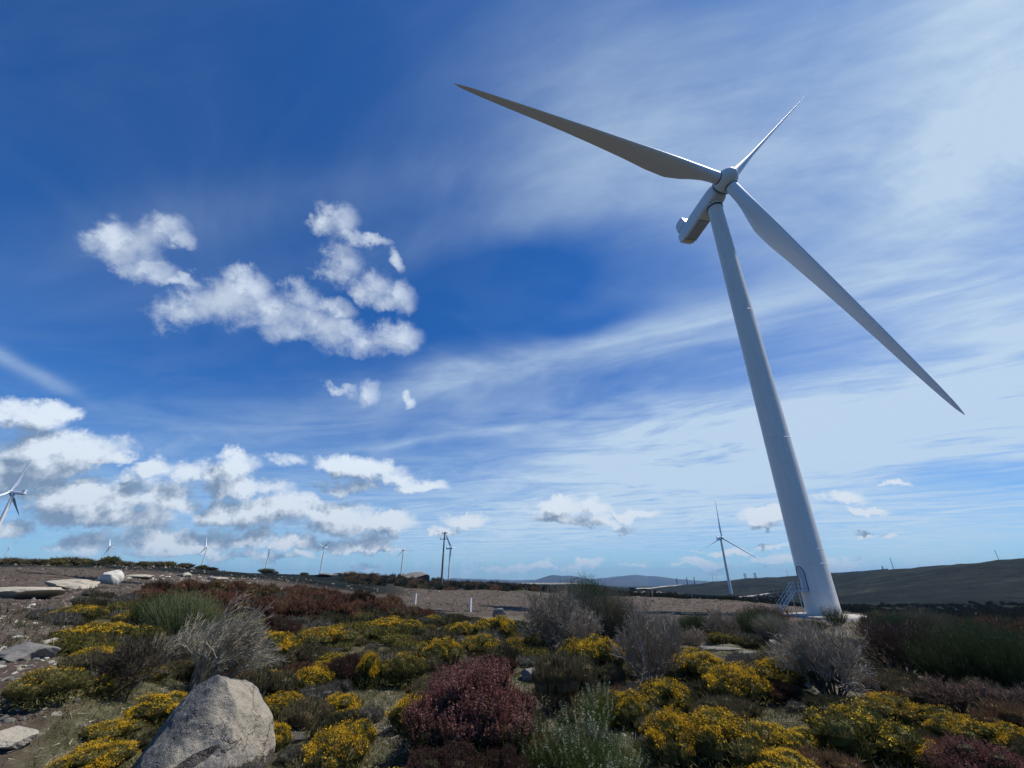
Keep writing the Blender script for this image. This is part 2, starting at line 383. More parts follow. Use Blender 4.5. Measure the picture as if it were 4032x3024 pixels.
M['white_leaf']=leafmat('white_leaf',[(0,(.028,.046,.010)),(.6,(.070,.105,.024)),(1,(.13,.17,.045))],.3)
M['white_flower']=leafmat('white_flower',[(0,(.40,.42,.28)),(1,(.68,.70,.55))],.3,.7,.2)
M['broom_green']=leafmat('broom_green',[(0,(.032,.046,.018)),(.6,(.07,.090,.034)),(1,(.115,.125,.052))],.1,.6,.4,3)
M['broom_grey']=leafmat('broom_grey',[(0,(.10,.092,.062)),(.6,(.20,.18,.125)),(1,(.33,.30,.21))],.05,.8,.4,3)
M['twig_pale']=leafmat('twig_pale',[(0,(.18,.16,.11)),(.5,(.34,.30,.22)),(1,(.54,.49,.37))],.05,.8,.2,3)
M['twig_dark']=leafmat('twig_dark',[(0,(.05,.04,.028)),(.6,(.11,.088,.062)),(1,(.19,.15,.11))],0,.8,.3,3)
M['twig_grey']=leafmat('twig_grey',[(0,(.17,.14,.105)),(.5,(.36,.30,.225)),(1,(.58,.50,.38))],0,.8,.3,3)
M['twig_red']=leafmat('twig_red',[(0,(.10,.06,.042)),(.6,(.20,.13,.09)),(1,(.32,.22,.16))],0,.8,.3,3)
M['rubble_light']=leafmat('rubble_light',[(0,(.10,.085,.068)),(.75,(.20,.17,.14)),(1,(.46,.43,.36))],0,.95,.0,3)
M['rubble_brown']=leafmat('rubble_brown',[(0,(.035,.026,.02)),(.6,(.085,.062,.05)),(1,(.15,.115,.095))],0,.95,.0,3)
M['grass']=leafmat('grass',[(0,(.050,.052,.024)),(.5,(.11,.105,.050)),(.85,(.17,.15,.085)),(1,(.30,.25,.16))],.3,.7,.4,.9)
M['far_dark']=leafmat('far_dark',[(0,(.010,.014,.009)),(.5,(.022,.027,.017)),(1,(.040,.042,.028))],.1,.8,.4,.06)
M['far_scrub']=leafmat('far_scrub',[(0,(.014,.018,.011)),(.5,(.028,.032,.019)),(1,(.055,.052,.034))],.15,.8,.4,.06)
def f_ground(n,p):
    tc=n.new('ShaderNodeTexCoord').outputs['Object']
    at_=n.new('ShaderNodeVertexColor'); at_.layer_name='zone'
    sp=n.new('ShaderNodeSeparateColor'); n.l.new(at_.outputs[0],sp.inputs[0]); dirt,moss,far=sp.outputs
    n1=n.noise(tc,.8,6,.6); n2=n.noise(tc,6,6,.65); n3=n.noise(tc,45,4,.6); nf=n.noise(tc,.055,9,.80); nf2=n.noise(tc,.012,5,.65)
    soil=n.ramp(n2,[(.3,(.06,.048,.035)),(.48,(.14,.12,.09)),(.6,(.22,.195,.155)),(.75,(.32,.29,.24))])
    mossc=n.ramp(n.math('ADD',n.math('MULTIPLY',n2,.6),n.math('MULTIPLY',n1,.4)),[(.34,(.045,.046,.022)),(.48,(.095,.092,.048)),(.6,(.15,.135,.085)),(.75,(.22,.195,.14))])
    dirtc=n.ramp(n.math('ADD',n.math('MULTIPLY',n2,.5),n.math('MULTIPLY',n1,.5)),[(.34,(.030,.021,.016)),(.45,(.062,.044,.034)),(.56,(.105,.078,.062)),(.68,(.19,.155,.125))])
    # pale stones lying in the soil
    vo=n.new('ShaderNodeTexVoronoi'); n.put(vo.inputs['Vector'],n.vec('ADD',tc,n.vec('SCALE',n.noise(tc,9,4,.7,col=True),scale=.22))); vo.inputs['Scale'].default_value=7; 
    vs_=n.new('ShaderNodeSeparateColor'); n.l.new(vo.outputs['Color'],vs_.inputs[0])
    stone=n.math('MULTIPLY',n.math('LESS_THAN',vo.outputs['Distance'],n.math('MULTIPLY',vs_.outputs[1],.42)),n.math('GREATER_THAN',vs_.outputs[0],.80))
    farc=n.ramp(n.math('ADD',n.math('MULTIPLY',nf,.65),n.math('MULTIPLY',nf2,.35)),[(.41,(.003,.005,.005)),(.47,(.007,.012,.010)),(.52,(.013,.020,.015)),(.57,(.027,.032,.025)),(.66,(.075,.075,.060))])  # far ground tones darkened, cloud shadow on the hill put into the colour
    n4=n.noise(tc,.22,8,.75); n5=n.noise(tc,1.4,8,.8)
    dirtc=n.mix(n.mr(n4,.40,.62,0,.65),dirtc,n.mix(n.mr(n5,.40,.60),(.036,.032,.022),(.14,.118,.092)))
    dirtc=n.mix(n.mr(n5,.60,.66,0,.7),dirtc,(.26,.235,.19))
    c=n.mix(moss,soil,mossc)
    c=n.mix(dirt,c,dirtc)
    c=n.mix(n.math('MULTIPLY',stone,n.math('MAXIMUM',n.math('MULTIPLY',dirt,.9),.25)),c,(.36,.33,.28))
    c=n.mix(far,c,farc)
    h=n.math('ADD',n.math('MULTIPLY',n2,1.0),n.math('MULTIPLY',n3,.35)); h=n.math('ADD',h,n.math('MULTIPLY',stone,.4))
    b=bump(n,h,.7,.05)
    b2=n.new('ShaderNodeBump'); b2.inputs['Strength'].default_value=1; n.put(b2.inputs['Distance'],n.math('MULTIPLY',far,5.0)); n.put(b2.inputs['Height'],n.noise(tc,.16,7,.7)); n.l.new(b,b2.inputs['Normal'])
    return c,b2.outputs[0]
M['ground']=material('ground',f_ground,.92,.1)
def f_rock(pale,warm,dark,sc=1.0,spots=True):
    def fn(n,p):
        tc=n.new('ShaderNodeTexCoord').outputs['Object']; sh=n.vec('MULTIPLY',tc,(sc,sc,sc))
        a=n.noise(sh,1.6,5,.6); b=n.noise(sh,9,6,.7); s=n.noise(sh,80,3,.7); l=n.noise(sh,4,8,.75,dist=.6)
        c=n.mix(n.mr(a,.38,.62),pale,warm)
        c=n.mix(n.mr(b,.35,.70,0,.55),c,tuple(x*.55 for x in warm))
        c=n.mix(n.mr(l,.60,.68,0,.75),c,dark)
        c=n.mix(n.mr(s,.60,.72,0,.7),c,(.05,.048,.045))
        c=n.mix(n.mr(n.noise(sh,110,2,.5),.64,.7,0,.6),c,(.62,.60,.56))
        h=n.math('ADD',n.math('MULTIPLY',b,1.0),n.math('MULTIPLY',s,.3))
        return c,bump(n,n.math('ADD',h,n.math('MULTIPLY',l,.7)),.75,.035/sc)
    return fn
def f_boulder(n,p):
    tc=n.new('ShaderNodeTexCoord').outputs['Object']; sx=n.new('ShaderNodeSeparateXYZ'); n.l.new(tc,sx.inputs[0]); X_,Y_,Z_=sx.outputs
    a=n.noise(tc,2.2,6,.62); b=n.noise(tc,13,7,.72); s=n.noise(tc,95,3,.7); l=n.noise(tc,5,8,.72,dist=.5)
    # grey lichen crust on the weathered flank, cream granite on the broken face
    f=n.mr(n.math('ADD',n.math('MULTIPLY',X_,1.25),n.math('MULTIPLY',n.math('SUBTRACT',a,.5),2.2)),-.30,.22,smooth=True)
    c=n.mix(f,(.105,.105,.10),(.40,.35,.27))
    c=n.mix(n.mr(b,.42,.66,0,.65),c,n.mix(f,(.20,.20,.19),(.25,.215,.165)))
    c=n.mix(n.mr(n.noise(tc,3.1,5,.6),.52,.62,0,.5),c,(.27,.26,.24))
    # the long dark scar and the flaked patch below it
    def spot(x,z,rx,rz,ang):
        ca_,sa_=math.cos(ang),math.sin(ang); dx=n.math('SUBTRACT',X_,x); dz_=n.math('SUBTRACT',Z_,z)
        u=n.math('DIVIDE',n.math('ADD',n.math('MULTIPLY',dx,ca_),n.math('MULTIPLY',dz_,sa_)),rx); v=n.math('DIVIDE',n.math('SUBTRACT',n.math('MULTIPLY',dz_,ca_),n.math('MULTIPLY',dx,sa_)),rz)
        d=n.math('MULTIPLY_ADD',u,u,n.math('MULTIPLY',v,v)); return n.mr(n.math('ADD',d,n.math('MULTIPLY',n.math('SUBTRACT',l,.5),4.0)),.8,1.15,1,0)
    sp=n.math('MAXIMUM',spot(.16,.12,.17,.045,.45),spot(.36,-.12,.22,.11,.2))
    c=n.mix(n.math('MULTIPLY',sp,.85),c,(.060,.045,.042))
    c=n.mix(n.mr(s,.58,.70,0,.75),c,(.05,.048,.045)); c=n.mix(n.mr(n.noise(tc,130,2,.5),.62,.68,0,.7),c,(.62,.60,.56))
    h=n.math('ADD',n.math('MULTIPLY',b,1.0),n.math('MULTIPLY',s,.12)); vc=n.new('ShaderNodeTexVoronoi',feature='DISTANCE_TO_EDGE'); n.put(vc.inputs['Vector'],n.vec('ADD',tc,n.vec('SCALE',n.noise(tc,3,5,.65,col=True),scale=.55))); vc.inputs['Scale'].default_value=1.7; cr=n.mr(vc.outputs['Distance'],0,.018,1,0)
    c=n.mix(n.math('MULTIPLY',cr,n.mr(a,.45,.6)),c,(.05,.045,.04)); h=n.math('ADD',h,n.math('MULTIPLY',n.noise(tc,38,5,.75),.5))
    return c,bump(n,n.math('SUBTRACT',n.math('ADD',h,n.math('MULTIPLY',a,1.5)),n.math('ADD',n.math('MULTIPLY',sp,.6),n.math('MULTIPLY',cr,.5))),.9,.035)
M['boulder']=material('boulder',f_boulder,.92,.12)
M['rock_pale']=material('rock_pale',f_rock((.42,.38,.30),(.50,.44,.34),(.22,.18,.14),.8),.9,.15)
M['rock_white']=material('rock_white',f_rock((.62,.60,.52),(.68,.65,.55),(.40,.36,.29),.8),.9,.15)
M['rock_grey']=material('rock_grey',f_rock((.17,.165,.155),(.25,.235,.205),(.08,.075,.07),1.2),.9,.15)
M['rock_dark']=material('rock_dark',f_rock((.055,.05,.05),(.09,.08,.075),(.03,.03,.03),1.2),.9,.15)
def f_paint(col,dirt=.12,sc=.35):
    def fn(n,p):
        tc=n.new('ShaderNodeTexCoord').outputs['Object']
        a=n.noise(n.vec('MULTIPLY',tc,(1,1,.12)),sc*4,5,.6)
        return n.mix(n.mr(a,.45,.8,0,dirt),col,tuple(x*.55 for x in col)),None
    return fn
M['tower']=material('tower_paint',f_paint((.85,.80,.71),.25,.5),.38,.4)
M['blade']=material('blade_paint',f_paint((.82,.87,.91),.12,.2),.42,.5)
M['nacelle']=material('nacelle_shell',f_paint((.78,.81,.80),.15),.45,.4)
M['panel']=material('panel_grey',f_paint((.46,.50,.53),.2),.6,.3)
M['seam']=material('seam_dark',lambda n,p:((.10,.11,.12),None),.6,.3)
M['door']=material('door_paint',f_paint((.50,.54,.56),.2),.5,.3)
M['gasket']=material('door_frame_paint',lambda n,p:((.06,.08,.12),None),.5,.3)
M['steel']=material('galvanised_steel',f_paint((.66,.66,.62),.2,2),.5,.4)
M['concrete']=material('concrete',f_rock((.42,.40,.36),(.50,.47,.41),(.30,.28,.25),.7),.9,.1)
M['pole']=material('pole_concrete',f_paint((.17,.15,.13),.4,2),.85,.2)
M['polegrey']=material('pole_grey',f_paint((.30,.29,.27),.4,2),.85,.2)
M['iron']=material('dark_iron',f_paint((.05,.05,.05),.3,2),.6,.4)
M['white_post']=material('white_post',f_paint((.82,.82,.78),.2,3),.5,.3)
M['asphalt']=material('road_surface',lambda n,p:(n.ramp(n.noise(n.new('ShaderNodeTexCoord').outputs['Object'],.3,5,.6),[(.3,(.22,.22,.215)),(.7,(.32,.315,.30))]),None),.9,.1)
M['track']=material('track_gravel',lambda n,p:(n.ramp(n.noise(n.new('ShaderNodeTexCoord').outputs['Object'],.5,6,.6),[(.3,(.24,.22,.18)),(.7,(.42,.39,.33))]),None),.95,.1)
M['mountain']=material('mountain_forest',lambda n,p:(n.ramp(n.noise(n.new('ShaderNodeTexCoord').outputs['Object'],.002,6,.6),[(.35,(.030,.040,.030)),(.65,(.07,.075,.05))]),None),.95,.05)

# ---------------------------------------------------------------- ground sheet
az=np.concatenate([np.linspace(-180,-66,40)[:-1],np.linspace(-66,66,620),np.linspace(66,180,40)[1:]])
rr=np.concatenate([[0.02,.3,.8],np.exp(np.linspace(math.log(1.6),math.log(9900),330))])
A_,R_=np.meshgrid(np.radians(az),rr); gx=np.sin(A_)*R_; gy=np.cos(A_)*R_; gz=H(gx,gy)
def zones(x,y):
    r=np.hypot(x,y); a=np.degrees(np.arctan2(x,y)); nz=fbm(x*.25,y*.25,4,3); nz2=fbm(x*.05,y*.05,3,13)
    sm=lambda v,lo,hi:np.clip((v-lo)/(hi-lo),0,1)
    plat=sm(r,40,47)*(1-sm(r+(nz2-.5)*30,128,142))*(1-sm(a,33,38))
    left=(1-sm(a+(nz-.5)*9-7*sm(r,20,44),-43,-39))*(1-sm(r,72,88))
    leftfar=(1-sm(a,-16,-11))*sm(r,50,56)*(1-sm(r+(nz-.5)*12,84,92))
    dirt=np.clip(np.maximum(np.maximum(plat,left),leftfar),0,1)
    moss=sm(fbm(x*.45,y*.45,4,77),.36,.52)
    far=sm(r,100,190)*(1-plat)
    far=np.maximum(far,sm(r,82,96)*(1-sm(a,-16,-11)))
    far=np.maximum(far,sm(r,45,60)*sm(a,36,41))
    return dirt,moss,far
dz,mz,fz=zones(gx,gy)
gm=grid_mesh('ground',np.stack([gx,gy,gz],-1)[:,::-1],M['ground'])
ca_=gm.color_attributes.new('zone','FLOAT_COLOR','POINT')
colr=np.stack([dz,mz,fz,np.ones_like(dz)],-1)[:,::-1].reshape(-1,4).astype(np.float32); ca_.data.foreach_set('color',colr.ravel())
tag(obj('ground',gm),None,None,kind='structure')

# far mountains
def mountain(profile,rng,depth):
    xs=np.linspace(profile[0][0],profile[-1][0],140); ys=np.interp(xs,[p[0] for p in profile],[p[1] for p in profile])
    P=np.zeros((16,140,3))
    for j,(vx,vy) in enumerate(zip(xs,ys)):
        vy=vy+(fbm(vx*.05,.5,4,int(rng)%97)-.5)*3
        d=ray(vx,vy); h=math.hypot(d[0],d[1])
        zt=d[2]/h*(rng+depth*.5); zb=-220
        for i in range(16):
            q=i/15; rad=rng+depth*q; b=math.sin(math.pi*min(1,q*1.0))**.8
            z=zb+(zt-zb)*b*(1 if i in(7,8) else .96+.06*float(fbm(vx*.08+i,i*.7,3,5)-.5))
            P[i,j]=(d[0]/h*rad,d[1]/h*rad,z)
    tag(obj('mountains',grid_mesh('mountains',P,M['mountain'])),None,None,kind='structure')
mountain([(930,1254),(980,1249),(1040,1251),(1110,1253),(1180,1253),(1230,1256)],8200,1400)
mountain([(1240,1256),(1300,1248),(1345,1244),(1375,1241.5),(1420,1245),(1470,1252),(1560,1258)],7800,1300)
mountain([(1120,1262),(1150,1255),(1175,1246.5),(1192,1242),(1215,1244),(1235,1243.5),(1262,1248.5),(1300,1254),(1330,1251.5),(1350,1253),(1390,1259)],6000,1100)
# ---------------------------------------------------------------- roads and tracks
def ribbon(name,pts,width,mat,lift=.05,edge=0):
    pts=[Vector(p) for p in pts]; P=np.zeros((len(pts),3,3))
    for i,p in enumerate(pts):
        d=(pts[min(i+1,len(pts)-1)]-pts[max(i-1,0)]); d.z=0; d.normalize(); s=Vector((-d.y,d.x,0))
        for j,k in enumerate((-.5,0,.5)):
            q=p+s*width*k; P[i,j]=(q.x,q.y,max(Hs(q.x,q.y),p.z-.3)+lift)
    return grid_mesh(name,P,mat)
def along(ctrl,n):
    c=np.array(ctrl,float); t=np.linspace(0,len(c)-1,n); return [tuple(np.interp(t,range(len(c)),c[:,k]) for k in range(c.shape[1])) for t in t]
crest=[]
for vx in np.linspace(1128,1925,70):
    d=ray(vx,1255); h=math.hypot(d[0],d[1]); rs=np.linspace(180,1000,330); z=H(d[0]/h*rs,d[1]/h*rs); k=int(np.argmax(z/rs)); 
    crest.append(k and rs[k])
crest=np.convolve(np.pad(crest,9,mode='edge'),np.ones(19)/19,'valid')
road_pts=[]; bar_pts=[]
for vx,rk in zip(np.linspace(1128,1925,70),crest):
    p=at(vx,rk); road_pts.append(p)
tag(obj('road',ribbon('road',road_pts,9,M['asphalt'],.35)),None,None,kind='structure')
# low concrete edge beam along the road
P=[]
for p in road_pts:
    d=Vector((p.x,p.y,0)).normalized(); q=p-d*5.2; g=max(Hs(q.x,q.y),p.z-1.2)
    P.append([(q.x-d.x*.25,q.y-d.y*.25,g-1.5),(q.x-d.x*.25,q.y-d.y*.25,p.z+1.5),(q.x+d.x*.25,q.y+d.y*.25,p.z+1.5),(q.x+d.x*.25,q.y+d.y*.25,g-1.5)])
tag(obj('road_barrier',grid_mesh('road_barrier',np.array(P),M['concrete'],smooth=False)),'long pale low barrier edging the road that runs along the skyline ridge','barrier')
def track(ctrl,width,lift=.12):
    pts=[at(vx,r) for vx,r in along(ctrl,40)]; tag(obj('track',ribbon('track',pts,width,M['track'],lift)),None,None,kind='structure')
track([(1375,320),(1420,420),(1470,560),(1520,620),(1585,650)],7,.5)
track([(1600,560),(1625,590),(1660,600)],16,.5)
track([(1440,470),(1460,500),(1480,520)],20,.45)
track([(2030,150),(2060,160),(2100,172)],2.5,.3)
track([(2105,178),(2130,180),(2150,178)],2.5,.3)
track([(1195,1+50),(1290,53),(1330,54)],.9,.06)

# ---------------------------------------------------------------- wind turbines
def lathe(prof,n=48):
    return np.array([[(r*math.cos(2*math.pi*k/n),r*math.sin(2*math.pi*k/n),z) for k in range(n)] for z,r in prof])
Rb=52.2; ROOT=1.55
def blade_mesh():
    SEC=[(0,2.25,2.25,1.12),(.025,2.25,2.25,1.12),(.06,2.45,2.1,1.12),(.10,3.0,1.75,1.13),(.13,3.5,1.5,1.15),(.19,4.15,1.12,1.15),(.27,3.95,.86,1.1),(.36,3.35,.68,1.0),(.48,2.75,.50,.9),(.60,2.2,.37,.78),(.72,1.75,.27,.66),(.83,1.35,.19,.52),(.91,1.0,.13,.40),(.96,.68,.09,.28),(.985,.42,.06,.16),(1,.10,.02,.03)]
    n=28; P=[]
    ss=np.concatenate([np.linspace(0,.3,22),np.linspace(.33,1,36)])
    for s in ss:
        c,t,le=[np.interp(s,[q[0] for q in SEC],[q[k] for q in SEC]) for k in (1,2,3)]
        circ=np.clip(1-(s-.02)/.14,0,1); circ=circ*circ*(3-2*circ); tw=R(13)*(1-s)**2-R(1)
        row=[]
        for k in range(n):
            th=2*math.pi*k/n; u=(1-math.cos(th))/2; sg=math.sin(th)
            yt=5*1*(.2969*math.sqrt(u)-.126*u-.3516*u*u+.2843*u**3-.1036*u**4)*sg/abs(sg) if abs(sg)>1e-6 else 0
            xa,ya=le-c*u, t*yt*1.0+(.12*t*math.sin(math.pi*u))
            xc,yc=le-c/2+c/2*math.cos(th), t/2*sg
            x=xa*(1-circ)+xc*circ; y=ya*(1-circ)+yc*circ
            row.append((x*math.cos(tw)-y*math.sin(tw), x*math.sin(tw)+y*math.cos(tw), s*Rb))
        P.append(row)
    P=np.array(P)
    return grid_mesh('blade',P,M['blade'],closed=True)
BL=blade_mesh()
def ring(name,r0,r1,z0,z1,mat): return grid_mesh(name,lathe([(z0,r0),(z0,r1),(z1,r1),(z1,r0)],64),mat,smooth=False,closed=True)
TH_=72.3; RB_,RT_=1.98,1.33
def trad(z): return RB_+(RT_-RB_)*(z/TH_)**1.05
TW=grid_mesh('tower',lathe([(-9,RB_),(-.6,RB_)]+[(z,trad(z)) for z in np.linspace(0,TH_,60)]+[(TH_+.4,RT_)],72),M['tower'],closed=True)
def nac_mesh():
    # body along -X (rear) from the rotor; rounded box sections, with a stepped belly
    P=[]
    for x,w,zt,zb in [(1.6,.9,1.0,-1.0),(1.55,1.35,1.5,-1.35),(1.0,1.65,1.75,-1.6),(.2,1.75,1.85,-1.75),(-2,1.8,1.95,-1.85),(-6,1.8,2.0,-1.85),(-9.2,1.78,1.95,-1.8),(-10.4,1.7,1.8,-1.55),(-11.1,1.5,1.35,-1.1),(-11.3,1.2,.9,-.7)]:
        row=[]
        for k in range(32):
            t=2*math.pi*k/32; c,s=math.cos(t),math.sin(t); e=.32
            yy=w*math.copysign(abs(c)**e,c); zz=(zt if s>0 else -zb)*math.copysign(abs(s)**e,s)
            row.append((x,yy,zz))
        P.append(row)
    P=np.array(P); P[:,:,1]*=.9; P[:,:,2]*=.9; me=grid_mesh('nacelle',P,M['nacelle'],closed=True,smooth=True)
    import bmesh
    bm=bmesh.new(); bm.from_mesh(me); bmesh.ops.holes_fill(bm,edges=[e for e in bm.edges if e.is_boundary]); bm.to_mesh(me); bm.free()
    return me
NA=nac_mesh()
HUBP=[(-1.5,1.55),(-1.45,1.75),(-1.0,1.95),(0,2.02),(.7,1.95),(1.4,1.7),(2.0,1.28),(2.4,.8),(2.6,.3),(2.63,0.01)]
def hub_mesh():
    P=lathe(HUBP,48); P=P[:,:,[2,0,1]]; return grid_mesh('hub',P,M['nacelle'],closed=True)
HB=hub_mesh()
def cooler_mesh():
    m=MB(); 
    V=[(-10.6,-1.55,1.6),(-7.6,-1.55,1.65),(-8.2,-1.55,3.7),(-8.7,-1.55,4.1),(-10.2,-1.55,4.1),(-10.7,-1.55,3.6)]
    V2=[(x,-y,z) for x,y,z in V]; n=len(V)
    m.add(V+V2,[tuple(range(n))[::-1],tuple(range(n,2*n))]+[(i,(i+1)%n,n+(i+1)%n,n+i) for i in range(n)])
    return m.mesh('cooler_fin',M['nacelle'])
CF=cooler_mesh()
BR=ring('root_collar',1.10,1.23,0,.28,M['seam'])
def rotor_frame(a,e1,e2,th,cone=0.0):
    d=e1*math.cos(th)+e2*math.sin(th); z=(d*math.cos(cone)+a*math.sin(cone)).normalized(); x=(a-z*a.dot(z)).normalized(); y=z.cross(x); 
    return Matrix((x,y,z)).transposed()
def turbine(base,az,phase,label,group,hubh=74.0,Rsc=1.0,Hsc=1.0,tilt=5.0,overhang=4.2,detail=False,sweep=1.0):
    t=empty('wind_turbine',base); tag(t,label,'wind turbine',group)
    s=Hsc
    a=Vector((math.sin(R(az))*math.cos(R(tilt)),math.cos(R(az))*math.cos(R(tilt)),math.sin(R(tilt))))
    e1=Vector((0,0,1)).cross(a).normalized(); e2=a.cross(e1)
    tw=obj('tower',TW,t); tw.scale=(s,s,s)
    top=Vector((0,0,(hubh-.1)*s)) if not detail else Vector((0,0,74.216))
    hubc=top+a*overhang*s
    X=a; Yv=Vector((0,0,1)).cross(X).normalized(); Zv=X.cross(Yv)
    Rm=Matrix((X,Yv,Zv)).transposed().to_4x4()
    if not detail: hubc=Vector((0,0,hubh*s))+a*overhang*s
    nc=obj('nacelle',NA,t); nc.matrix_local=Matrix.Translation(hubc-a*3.5*s)@Rm@Matrix.Scale(s,4)
    cf=obj('cooler_fin',CF,nc)
    hb=obj('hub',HB,t); hb.matrix_local=Matrix.Translation(hubc)@Rm@Matrix.Scale(s,4)
    for k in range(3):
        f=rotor_frame(a,e1,e2,R(phase)+k*2*math.pi/3,R(2.73) if detail else 0.0).to_4x4(); d=Vector((f[0][2],f[1][2],f[2][2]))
        b=obj('blade',BL,t); b.matrix_local=Matrix.Translation(hubc+d*ROOT*s)@f@Matrix.Diagonal((s,s,Rsc,1))
        if detail: obj('root_collar',BR,b)
    return t,hubc,a,Rm
base1=ray(1783,1337)*54.8; base1=Vector(base1); base1.z=-4.95
T1,hubc,axv,Rm=turbine(base1,168.12,170.28,'huge white three bladed wind turbine towering over the heath on the right','wind turbines',tilt=6.7,detail=True)
# tower details: weld seams, flange bands, studs, door with arched frame
def circ(z,w,proud=.006): return ring('seam',trad(z)-.05,trad(z)+proud,z-w/2,z+w/2,M['tower'])
for z,w_ in ((3.2,.05),(6.6,.10),(8.4,.06),(24,.12),(47,.12)):
    obj('flange_seam',ring('flange_seam',trad(z)-.05,trad(z)+.006,z-w_/2,z+w_/2,M['nacelle']),T1)
studm=MB()
fa=R(213-27)
stud0=None
for i,z in enumerate(list(np.linspace(38,66,13))+[30,22]):
    m=MB(); r_=trad(z); p=Vector((math.sin(fa)*r_,math.cos(fa)*r_,z)); n_=Vector((math.sin(fa),math.cos(fa),0))
    if stud0 is None:
        m.tube([Vector((0,0,0))-n_*.04,n_*.07],.07,10); stud0=m.mesh('bolt_cap',M['white_post'],True)
    obj('bolt_cap',stud0,T1,p)
def on_tower(phi,z,off=0.0):
    r_=trad(z)+off; return Vector((math.sin(phi)*r_,math.cos(phi)*r_,z))
DA=R(-97); 
def arch(hw,z0,z1,off,n=14):
    # outline of an arched opening wrapped on the tower
    pts=[(-hw,z0)]; zc=z1-hw*1.35
    for k in range(n+1):
        t=math.pi*k/n; pts.append((-hw*math.cos(t),zc+hw*1.35*math.sin(t)))
    pts.append((hw,z0)); return [on_tower(DA+x/1.95,z,off) for x,z in pts]
o_=arch(.62,3.45,6.15,.03); V=[*o_,on_tower(DA,3.45,.05),on_tower(DA,6.15-.5,.05)]
m=MB(); k=len(o_); cen=[on_tower(DA,z,.045) for z in np.linspace(3.45,5.8,k)]
m.add(o_+cen,[(i,i+1,k+i+1,k+i) for i in range(k-1)]); dr=obj('door',m.mesh('door',M['door']),T1)
m=MB(); m.tube([p for p in arch(.70,3.35,6.28,.03)],.05,6); obj('door_frame',m.mesh('door_frame',M['gasket']),T1)
m=MB(); hx=on_tower(DA+.2,4.5,.1); m.tube([hx-Vector((0,0,.12)),hx+Vector((0,0,.12))],.025,6); obj('handle',m.mesh('handle',M['iron']),dr)
# landing and stair
nd=Vector((math.sin(DA),math.cos(DA),0)); sd=Vector((nd.y,-nd.x,0))
if sd.y>0: sd=-sd
L0=on_tower(DA,3.3,0); m=MB()
Mx=Matrix((nd,sd,Vector((0,0,1)))).transposed()
m.box(L0+nd*.75,(.8,.75,.05),Mx); obj('landing',m.mesh('landing',M['panel']),T1)
sdir=(nd*.97-sd*.25).normalized(); sn=Vector((-sdir.y,sdir.x,0)); st0=L0+nd*1.5
Hst=3.2; run=2.9
stair=MB(); Ms=Matrix((sdir,sn,Vector((0,0,1)))).transposed()
for i in range(11):
    q=st0+sdir*(run*(i+.5)/11)-Vector((0,0,Hst*(i+.6)/11)); stair.box(q,(.13,.42,.025),Ms)
obj('stair_treads',stair.mesh('stair_treads',M['steel']),T1)
for s_ in (-.45,.45):
    m=MB(); m.tube([st0+sn*s_,st0+sn*s_+sdir*run-Vector((0,0,Hst))],.07,6); obj('stringer',m.mesh('stringer',M['steel']),T1)
    m=MB()
    for hh in (.55,1.05): m.tube([st0+sn*s_+Vector((0,0,hh)),st0+sn*s_+sdir*run-Vector((0,0,Hst-hh))],.035,6)
    for i in range(5):
        q=st0+sn*s_+sdir*run*i/4-Vector((0,0,Hst*i/4)); m.tube([q,q+Vector((0,0,1.05))],.03,6)
    obj('handrail',m.mesh('handrail',M['steel']),T1)
m=MB()
for hh in (.55,1.05):
    m.tube([L0+sd*-.72+nd*.05+Vector((0,0,hh)),L0+sd*-.72+nd*1.5+Vector((0,0,hh)),L0+sd*.1+nd*1.5+Vector((0,0,hh))],.035,6)
    m.tube([L0+sd*.72+nd*.05+Vector((0,0,hh)),L0+sd*.72+nd*1.3+Vector((0,0,hh))],.035,6)
for q in (L0+sd*-.72+nd*.1,L0+sd*-.72+nd*1.5,L0+sd*.72+nd*.1,L0+sd*.72+nd*1.3): m.tube([q,q+Vector((0,0,1.05))],.03,6)
for q in (L0+sd*-.65+nd*1.4,L0+sd*.65+nd*1.4): m.tube([q,q-Vector((0,0,3.2))],.05,6)
obj('guard_rail',m.mesh('guard_rail',M['steel']),T1)
m=MB(); 
for k in range(1): pass
fd=grid_mesh('foundation',lathe([(-1.6,4.6),(.44,4.6),(.52,4.5),(.56,1.0)],48),M['concrete'],smooth=False,closed=True); obj('foundation',fd,T1)
# nacelle details
nb=[c for c in T1.children if c.name.startswith('nacelle')][0]
for x in (-4.4,-9.3):
    m=MB(); m.box((x,0,-1.69),(.05,1.35,.03)); obj('panel_gap',m.mesh('panel_gap',M['seam']),nb)
m=MB(); m.box((-6.8,.0,-1.72),(2.35,1.2,.09)); obj('belly_panel',m.mesh('belly_panel',M['panel']),nb)
for x in (-.3,-1.2):
    m=MB(); m.box((x,0,-1.68),(.07,1.35,.05)); obj('belly_rib',m.mesh('belly_rib',M['seam']),nb)
m=MB(); m.tube([(-9.6,1.2,4.0),(-9.6,1.2,4.6)],.1,8); obj('wind_sensor',m.mesh('wind_sensor',M['nacelle']),nb)
obj('yaw_collar',ring('yaw_collar',RT_-.1,RT_+.12,TH_-.55,TH_-.15,M['seam']),T1)
hbo=[c for c in T1.children if c.name.startswith('hub')][0]
rg=lathe([(-1.62,1.5),(-1.62,1.8),(-1.46,1.8),(-1.46,1.5)],64)[:,:,[2,0,1]]; obj('hub_ring',grid_mesh('hub_ring',rg,M['seam'],smooth=False,closed=True),hbo)

